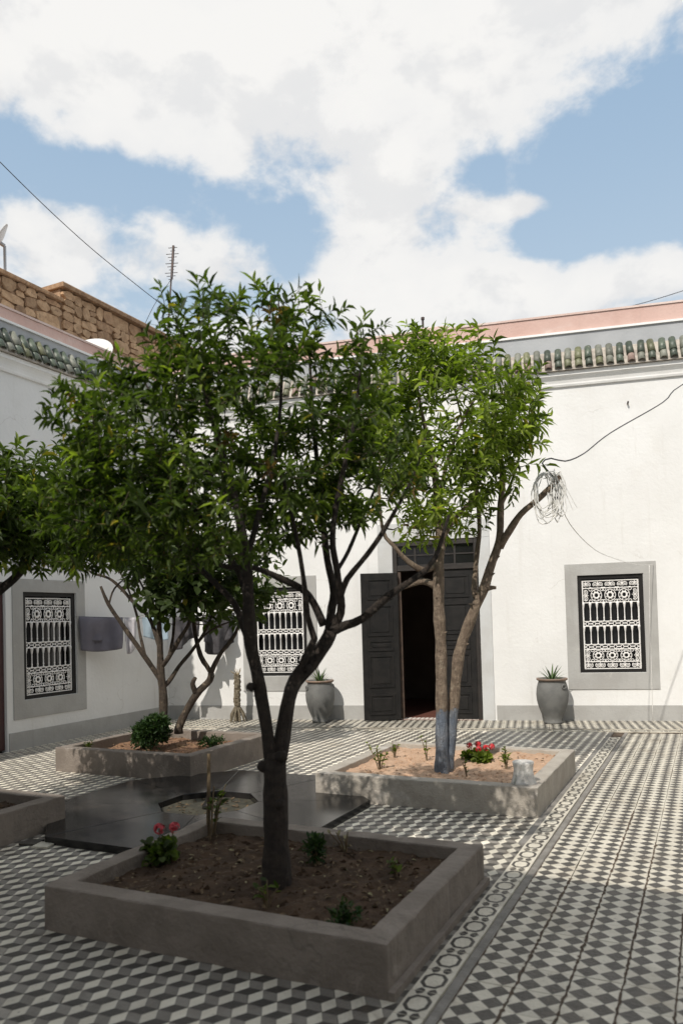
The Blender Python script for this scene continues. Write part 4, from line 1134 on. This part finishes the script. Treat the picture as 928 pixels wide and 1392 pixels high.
def flower_heads(b, pts, mat, r=.03):
    for p in pts:
        m = MB(); r2 = random.Random(int(p[0] * 1e4))
        for k in range(26):
            u = Vector((r2.gauss(0, 1), r2.gauss(0, 1), r2.gauss(.3, 1))).normalized(); c = Vector(p) + u * r * .75
            s = u.orthogonal().normalized(); q = u.cross(s)
            a = r2.random() * 6; s, q = s * math.cos(a) + q * math.sin(a), q * math.cos(a) - s * math.sin(a)
            w = r * .42
            m.add([c - s * w, c - q * w * .9 + u * w * .3, c + s * w + u * w * .2, c + q * w * .9 + u * w * .3], [(0, 1, 2, 3)])
        m.build('flower', mat, b)
        MB().tube([(p[0] * .4, p[1] * .4, p[2] * .3), tuple(Vector(p) * .98)], [.004, .003], 5).build('flower_stalk', 'stick', b)

bush('round_bush', (-5.53, 6.55, .13), .235, .22, 1500, 'dense dark green rounded bush in the corner planter')
bush('low_bush', (-1.50, 3.02, .14), .045, .06, 90, 'small dark green tuft at the planter edge near the border tiles', L=(.02, .035), stems=4)
bush('low_bush', (-2.0, 3.74, .14), .05, .10, 80, 'leafy green plant tucked behind the thick forked trunk', L=(.03, .05), stems=5)
gb = bush('geranium', (-2.85, 3.47, .14), .085, .06, 80, 'geranium with two rosy red flower heads in the dark soil', L=(.04, .06), wr=.9, stems=6, mat='leaf', cat='flower')
flower_heads(gb, [(-.06, .04, .185), (.01, .09, .185)], 'petal_rose', .036)
gb = bush('geranium', (-1.93, 6.82, .168), .13, .05, 120, 'geranium with bright red blooms in the sandy soil', L=(.04, .06), wr=.9, stems=6, mat='leaf_bright', cat='flower')
flower_heads(gb, [(-.10, 0, .15), (-.03, .04, .16), (.06, -.02, .14), (.10, .03, .145), (0, -.05, .13)], 'petal_red', .032)
sprig('rose_sprig', (-2.90, 4.02, .14), .34, 4, 'young leafy rose shoots beside the wooden stake', L=(.04, .065), lv=10)
sprig('sapling', (-2.667, 6.2, .165), .24, 6, 'thin thorny sprout at the end of the sandy planter away from the flowers', mat='leaf_bright', lean=.7)
sprig('sapling', (-2.75, 6.75, .165), .2, 3, 'short twiggy sprout near the back rim of the sandy planter', mat='leaf_bright')
sprig('sapling', (-2.42, 6.75, .165), .25, 3, 'dark twig sprout just behind the blue painted stems', mat='leaf_bright', lean=.5, lv=4)
sprig('sapling', (-1.62, 6.52, .165), .2, 5, 'fresh green sprout between the red geranium and the white pot', mat='leaf_bright', lean=.5, lv=10)
sprig('sapling', (-1.86, 6.15, .165), .14, 2, 'short brown twig in sand at the sunny front rim', lean=.3, lv=4)
sprig('weed', (-6.08, 6.2, .14), .13, 7, 'low weed tuft at the rim of the corner planter', mat='leaf', lean=1.2, lv=8)
bush('low_bush', (-4.95, 6.9, .14), .13, .06, 120, 'low dark plant at the foot of the leaning tree', L=(.03, .05), stems=4)
sprig('grass_sprout', (-1.95, 3.12, .14), .11, 6, 'pale green seedlings before the thick forked trunk', mat='leaf', lean=.8, lv=3)
sprig('grass_sprout', (-1.52, 3.72, .14), .10, 5, 'pale green seedlings in the corner under the planter rim', mat='leaf', lean=.8, lv=3)
sprig('weed', (-1.95, 4.0, .14), .15, 5, 'thin dry stalks along the back rim of dark soil', dry=True, lean=.8, lv=2)

# fallen leaves on the beds, each bed its own scatter
def litter(rect, n, mat, label, z=.165, L=(.025, .06)):
    x0, x1, y0, y1 = rect; r2 = np.random.default_rng(n)
    P = np.stack([r2.uniform(x0 + .14, x1 - .14, n), r2.uniform(y0 + .14, y1 - .14, n), np.full(n, z) + r2.uniform(0, .008, n)], 1)
    a = r2.uniform(0, 6.28, n)
    D = np.stack([np.cos(a), np.sin(a), r2.normal(0, .18, n)], 1); U = np.stack([r2.normal(0, .3, n), r2.normal(0, .3, n), np.ones(n)], 1)
    l = r2.uniform(*L, n)
    o = leaves('fallen_leaves', P, D, U, l, l * .4, r2.random(n), mat, None, LTB)
    tag(o, label, 'leaves')
litter(PL[0], 420, 'litter', 'brown fallen leaves scattered over the dark soil', z=.158, L=(.015, .05))
litter((PL[0][0], PL[0][1], PL[0][2], PL[0][3]), 90, 'litter_pale', 'pale yellow fallen leaves scattered over the dark soil', z=.16, L=(.012, .04))
litter(PL[1], 60, 'litter', 'few brown fallen leaves on sandy soil', z=.190, L=(.02, .04))
litter(PL[2], 140, 'litter', 'fallen leaves on rusty soil under the bush')
litter(PL[3], 120, 'litter', 'fallen leaves in the planter beside the octagonal fountain')

# wooden stakes
for (x, y, h, lb) in ((-3.02 + .08, 4.02, .52, 'upright brown wooden stake in the dark soil planter'), (-2.86, 3.93, .34, 'short thin stick leaning beside the taller wooden stake')):
    o = MB().tube([(0, 0, -.08), (.004, .0, h * .5), (.0, .006, h)], [.014, .013, .012] if h > .4 else [.006, .006, .005], 7).build('stake', 'stick', None, loc=(x, y, .15), rot=(0, R(2 if h > .4 else 6), 0))
    tag(o, lb, 'stake')

# ================================================================== FOUNTAIN
fn = empty('fountain', (-3.72, 5.10, 0)); tag(fn, 'low octagonal fountain of polished black marble slabs with sunken centre', 'fountain')
def octo(r, k): a = R(22.5 + 45 * k); q = r / math.cos(R(22.5)); return (q * math.cos(a), q * math.sin(a))
for k in range(8):
    o0, o1, i0, i1 = octo(1.22, k), octo(1.22, k + 1), octo(.38, k), octo(.38, k + 1)
    c = [(o0[0] + o1[0] + i0[0] + i1[0]) / 4, (o0[1] + o1[1] + i0[1] + i1[1]) / 4]
    q = [(c[0] + (p[0] - c[0]) * .996, c[1] + (p[1] - c[1]) * .996) for p in (i0, o0, o1, i1)]
    me = MB().prism(q, -.01, .055).mesh('slab', 'marble'); bevel_mesh(me, .003, 1)
    link('slab', me, fn, (0, 0, random.uniform(-.001, .001)), (random.gauss(0, .0012), random.gauss(0, .0012), 0))
vs = [(*octo(.378, k), .05) for k in range(8)] + [(*octo(.378, k), -.004) for k in range(8)]
MB().add(vs, [(k, 8 + k, 8 + (k + 1) % 8, (k + 1) % 8) for k in range(8)]).build('basin_wall', 'marble', fn)
MB().prism([octo(.38, k) for k in range(8)], -.006, .006).build('basin_floor', 'basin', fn)
m = MB()
for k in range(8):
    a, b = octo(.38, k), octo(.47, k)
P = []; r2 = np.random.default_rng(5)
n = 130
rr = .34 * np.sqrt(r2.random(n)); aa = r2.random(n) * 6.28
P = np.stack([rr * np.cos(aa), rr * np.sin(aa), np.full(n, .010)], 1); D = np.stack([r2.normal(size=n), r2.normal(size=n), r2.normal(0, .15, n)], 1)
l = r2.uniform(.02, .05, n)
leaves('leaf_litter', P, D, np.tile((0, 0, 1.), (n, 1)) + r2.normal(size=(n, 3)) * .2, l, l * .45, r2.random(n), 'litter', fn, LTB)
MB().lathe([(.05, .0), (.05, .03), (.035, .05), (.02, .07), (.02, .09), (.012, .1)], 14).build('spout', 'marble', fn, True)

# ================================================================== POTS
POTP = [(.118, 0), (.128, .01), (.126, .03), (.120, .045), (.150, .12), (.188, .22), (.212, .32), (.218, .40), (.212, .48), (.196, .545), (.182, .575), (.186, .59), (.206, .60), (.210, .612), (.206, .622), (.186, .622), (.172, .60), (.165, .55), (.15, .55)]
def aloe(parent_pos, n, hgt, label, seed, spread=1.0):
    a = empty('aloe', parent_pos); tag(a, label, 'plant')
    r2 = random.Random(seed)
    for k in range(n):
        an = 2.4 * k; f = k / n
        tilt = (.25 + .9 * (1 - f)) * spread; L = hgt * r2.uniform(.8, 1.1) * (.75 + .25 * f)
        N = 6; vs = []; 
        for i in range(N + 1):
            t = i / N; w = .019 * (1 - t) ** .6 + .001; rad = L * t * math.sin(tilt * (.7 + .5 * t)); z = L * t * math.cos(tilt * (.7 + .5 * t))
            c = Vector((rad * math.cos(an), rad * math.sin(an), z)); s = Vector((-math.sin(an), math.cos(an), 0)); nrm = Vector((math.cos(an), math.sin(an), .0))
            vs += [c - s * w, c + nrm * w * .45 , c + s * w, c - nrm * w * .15]
        fs = [(4 * i + q, 4 * i + (q + 1) % 4, 4 * i + 4 + (q + 1) % 4, 4 * i + 4 + q) for i in range(N) for q in range(4)]
        me = MB().add(vs, fs).mesh('leaf', 'leaf_aloe', True)
        at = me.attributes.new('tint', 'FLOAT', 'POINT'); at.data.foreach_set('value', [r2.random() * .95] * len(me.vertices))
        link('leaf', me, a)
    return a
for i, (x, y, lb, al, rz) in enumerate(((-1.99, 10.735, 'grey clay jar holding a spiky aloe beside the fully visible grilled window', 'spiky green aloe in the jar beside the fully visible grilled window', -.6), (-5.25, 10.04, 'grey clay jar holding an aloe between window and open black door', 'spiky aloe in the jar between window and open black door', -2.2))):
    p = MB().lathe(POTP, 36).build('clay_jar', 'clay', None, True, (x, y, .004), (0, 0, rz)); tag(p, lb, 'pot', 'jars against the white wall')
    MB().lathe([(.186, .589), (.207, .599), (.2125, .612), (.207, .6235), (.187, .6235), (.180, .610)], 36, close=False).build('rim', 'clay_rim', p, True)
    for s in (0, 1):
        an = s * math.pi
        c = Vector((.205 * math.cos(an), .205 * math.sin(an), .515))
        u = Vector((math.cos(an), math.sin(an), 0)); 
        MB().tube([c + Vector((-math.sin(an), math.cos(an), 0)) * .032 * math.cos(q) + Vector((0, 0, .030 * math.sin(q))) + u * .012 for q in [k * math.pi / 6 for k in range(13)]], .0085, 6).build('handle', 'clay', p, True)
    MB().lathe([(.001, .548), (.166, .552)], 24, close=False).build('soil', 'soil_dark', p)
    aloe((x, y, .545), 22 if i == 0 else 18, .30 if i == 0 else .32, al, 4 + i, 1.0 if i == 0 else .75)

# white painted upturned pot on the sandy planter's corner
vz = MB().lathe([(.094, 0), (.098, .008), (.092, .02), (.079, .06), (.073, .10), (.074, .13), (.079, .15), (.081, .168), (.074, .173), (.03, .171)], 24).build('upturned_pot', 'white_pot', None, True, (-1.325, 5.86, .212)); tag(vz, 'weathered white upturned pot on the sunny planter corner', 'pot')

# dead palm stump by the wall
ps = empty('palm_stump', (-6.52, 9.74, .0)); tag(ps, 'slim dead palm stump with dry roots standing by the wall', 'stump')
path = [(0, 0, .02), (-.005, 0, .25), (.005, 0, .5), (.015, 0, .72)]
m = MB().tube([tuple(p[:3]) for p in smooth_path([(*p, .05) for p in path], .02)], .05, 12, wob=.22); m.build('stem', 'palm_bark', ps)
r2 = random.Random(3)
for k in range(9):
    a = k * .7; d = Vector((math.cos(a), math.sin(a), 0))
    MB().tube([Vector((0, 0, .22)) + d * .04, Vector((0, 0, .12)) + d * .10, d * r2.uniform(.11, .16) + Vector((0, 0, .01))], [.018, .014, .009], 5, wob=.2).build('root', 'palm_bark', ps)
for k in range(10):
    a = k * 2.4; d = Vector((math.cos(a), math.sin(a), 0)); q = r2.uniform(.04, .13)
    MB().tube([Vector((.015, 0, .70)), Vector((.015, 0, .75)) + d * q * .6, Vector((.015, 0, .71 + r2.uniform(.02, .12))) + d * q], [.012, .008, .003], 4).build('frond_stub', 'dry', ps)

# ================================================================== WASHING
def cl(t): return Vector((-7.83, 7.75, 1.66)).lerp(Vector((-6.6, 10.02, 1.68)), t) + Vector((0, 0, -.05 * math.sin(math.pi * t)))
ln = MB().tube([cl(k / 24) for k in range(25)], .003, 5).build('clothes_line', 'cable_black'); tag(ln, 'thin clothes line strung across the corner between the walls', 'line')
def cloth(name, t0, t1, drop, mat, label, back=.2, wob=.03, sd=1, uneven=0, cat='laundry'):
    r2 = random.Random(sd); n, k = 26, 14; vs = []
    a, b = cl(t0), cl(t1); d = (b - a).normalized(); nn = Vector((d.y, -d.x, 0))
    ph = [r2.random() * 6 for _ in range(4)]
    for j in range(2 * k + 1):
        f = (j - k) / k
        for i in range(n + 1):
            t = i / n; p = cl(t0 + (t1 - t0) * t) + Vector((0, 0, .006))
            z = (drop if f > 0 else back) * abs(f)
            side = .012 * (1 if f > 0 else -1) * min(1, abs(f) * 6)
            fold = wob * (abs(f) ** .6) * (math.sin(t * 9 + ph[0] + f * 1.2) + .6 * math.sin(t * 17 + ph[1]) + .5 * math.sin(f * 5 + t * 4 + ph[2]))
            ex = uneven * math.sin(t * 3 + ph[3]) * abs(f)
            pinch = (t - .5) * -.03 * abs(f)
            vs.append(p + nn * (side + fold) + d * pinch - Vector((0, 0, z + ex)))
    fs = [(j * (n + 1) + i, j * (n + 1) + i + 1, (j + 1) * (n + 1) + i + 1, (j + 1) * (n + 1) + i) for j in range(2 * k) for i in range(n)]
    me = MB().add(vs, fs).mesh(name, mat, True)
    o = link(name, me); md = o.modifiers.new('thick', 'SOLIDIFY'); md.thickness = .003
    tag(o, label, cat); return o
cloth('towel', .03, .268, .45, 'cloth_grey', 'dusky grey towel hung on the line by the shaded window', .3, .035, 2, .035)
cloth('cloth', .275, .345, .47, 'cloth_pale', 'narrow pale strip of cloth hung next to the grey towel', .3, .02, 4, .05)
cloth('cloth', .38, .53, .30, 'cloth_blue', 'small light blue cloth on the clothes line', .2, .02, 5, .04)
cloth('shirt', .56, .72, .40, 'cloth_dark', 'black crumpled shirt on the line close behind the broad leaved tree', .3, .05, 6, .09)
cloth('dark_trousers', .74, .96, .50, 'cloth_dark', 'black and grey patterned trousers at the far end of the clothes line', .35, .05, 7, .12)

# ================================================================== ROOF THINGS AND CABLES
def dish(loc, r, nrm, label, pole_to):
    d = empty('satellite_dish', loc); tag(d, label, 'dish')
    q = Vector(nrm).to_track_quat('Z', 'Y').to_matrix().to_4x4()
    n = 28; prof = [(r * k / 6, .16 * r * (k / 6) ** 2) for k in range(7)]
    m = MB().lathe([(max(a, .001), b) for a, b in prof] + [(r + .012, .16 * r), (r, .16 * r - .015)] + [(max(a, .001), b - .012) for a, b in prof[::-1]], n, close=False)
    m.v = [tuple(q @ Vector(v)) for v in m.v]; m.build('reflector', 'metal_white', d, True)
    bk = q @ Vector((0, 0, -.08))
    m = MB().tube([q @ Vector((0, 0, -.01)), bk], .03, 8); m.tube([bk, bk + Vector((0, 0, -.1)), bk + Vector((0, 0, pole_to - loc[2]))], .022, 8); m.build('mount', 'metal_grey', d)
    MB().tube([q @ Vector((0, -r * .95, .14 * r)), q @ Vector((0, -r * .35, r * .75))], .012, 6).build('feed_arm', 'metal_grey', d)
    MB().tube([q @ Vector((0, -r * .35, r * .70)), q @ Vector((0, -r * .30, r * .86))], .03, 8).build('receiver', 'metal_white', d)
dish((-8.62, 9.0, 5.80), .36, (.30, -.75, .60), 'white satellite dish low behind the parapet by the tree crown', 5.49)
dish((-9.85, 8.36, 7.62), .30, (-.5, -.75, .5), 'pale satellite dish on the rubble stone house', 7.0)
an = empty('antenna', (-9.65, 12.2, 7.14)); tag(an, 'thin tall television antenna mast on the stone house', 'antenna')
MB().tube([(0, 0, 0), (.03, .10, 1.1), (.06, .2, 2.1)], [.020, .018, .015], 6).build('mast', 'metal_dark', an)
MB().tube([(.045, .14, 1.45), (.062, .2, 2.14)], .026, 6).build('boom', 'metal_dark', an)
for k in range(11):
    z = 1.42 + .068 * k; h = .05 + .04 * (k % 3)
    c = Vector((.03 + .015 * (z - 1.1), .1 + .1 * (z - 1.1), z)); MB().tube([c - Vector((h * CT, h * ST, 0)), c + Vector((h * CT, h * ST, .01))], .007, 4).build('element', 'metal_dark', an)
def wire(name, pts, r, mat, label, step=.12, cat='cable'):
    P = smooth_path([(*p, r) for p in pts], step)
    o = MB().tube([p[:3] for p in P], r, 6).build(name, mat, None, True); tag(o, label, cat); return o
wire('overhead_cable', [(-9.7, 5.6, 9.75), (-9.62, 8.17, 8.765), (-9.6, 9.837, 8.277), (-9.6, 11.3, 8.02), (-9.6, 12.3, 7.88)], .007, 'cable_black', 'black cable sagging from the sky down to the antenna mast')
wire('guy_wire', [(-9.6, 12.35, 8.6), (-9.7, 11.9, 7.9), (-9.75, 11.55, 7.25)], .006, 'cable_black', 'thin guy wire beside the antenna mast')
wire('power_cable', [(.75, 10.9, 4.86), (-.166, 9.403, 4.079), (-.371, 9.004, 3.80), (-.834, 8.177, 3.353), (-1.02, 7.5, 3.03), (-1.13, 7.1, 2.90), (-1.20, 6.8, 2.88), (-1.245, 6.62, 2.81), (-1.15, 6.59, 2.68)], .0065, 'cable_black', 'black cable running from the eave down to the cut branch')
wire('thin_wire', [(-1.13, 6.6, 2.55), (-1.10, 7.05, 2.319), (-1.03, 8.1, 2.16), (-.93, 9.2, 2.12), (-.80, 10.3, 2.11), (-.665, 11.27, 2.15)], .0035, 'cable_white', 'thin white wire from the branch to the window corner')
wire('wall_wire', [bpt(1.82, -.016, 2.15), bpt(1.80, -.016, 1.5), bpt(1.795, -.016, .6), bpt(1.79, -.016, .3), bpt(1.79, -.016, .01)], .0035, 'cable_white', 'thin white wire running down the wall past the window')
wire('distant_cable', [(-3.4, 23.0, 10.3), (-2.105, 23.982, 10.62), (-.338, 24.837, 11.124), (3.5, 26.5, 12.4)], .010, 'cable_black', 'faint far cable above the pink parapet')
# coil of white cable on the cut branch
co = empty('cable_coil', (-1.165, 6.56, 2.66)); tag(co, 'tangled coil of white cable hung on the cut branch', 'cable')
r2 = random.Random(9)
ux = Vector((CT, ST, 0)); uy = Vector((-ST, CT, 0))
for k in range(17):
    tight = k < 8
    w, h = (r2.uniform(.025, .045), r2.uniform(.34, .43)) if tight else (r2.uniform(.05, .12), r2.uniform(.30, .44))
    off = ux * (r2.uniform(.03, .075) if tight else r2.uniform(-.08, -.01)) + uy * r2.uniform(-.05, .05); tw = r2.uniform(-.35, .35); tl = r2.uniform(-.10, .06)
    pts = []
    for i in range(25):
        a = 2 * math.pi * i / 24
        x, z = w * math.sin(a), -h / 2 + h / 2 * math.cos(a)
        pts.append(off + (ux * math.cos(tw) + uy * math.sin(tw)) * (x + tl * z * .5 + .008 * math.sin(5 * a + k)) + Vector((0, 0, z + .05 + .01 * math.sin(3 * a))))
    MB().tube(pts, .0046, 5).build('cable_loop', 'cable_white', co, True)
MB().tube([ux * .04 + Vector((0, 0, -.16)), ux * .04 + Vector((0, 0, -.18))], .03, 8).build('cable_tie', 'cable_black', co)
for k in range(4):
    p = ux * r2.uniform(-.1, .05); e = p + ux * r2.uniform(-.25, .3) + Vector((0, 0, r2.uniform(-.5, .1)))
    MB().tube([tuple(q[:3]) for q in smooth_path([(*p, .003), (*(p.lerp(e, .5) + Vector((0, 0, .12))), .003), (*e, .003)], .04)], .003, 4).build('loose_end', 'cable_white', co)
# hook and its speck on the wall
hk = MB().tube([(0, 0, 0), (0, -.05, 0), (0, -.06, .02)], .012, 6).build('wall_hook', 'metal_dark', None, loc=bpt(1.62, .0, 4.42), rot=(0, 0, WA)); tag(hk, 'small dark hook high on the sunlit wall', 'hook')
# loose tile pieces by the fountain
for (x, y, rz, mt, lb) in ((-4.33, 3.86, .2, 'tl_dark', 'loose dark square tile lying by the fountain edge'), (-4.19, 3.84, .25, 'tl_white', 'loose pale square tile lying by the fountain edge')):
    o = MB().box(-.06, .06, -.06, .06, 0, .012).build('loose_tile', mt, None, loc=(x, y, .002), rot=(0, 0, rz)); tag(o, lb, 'tile')
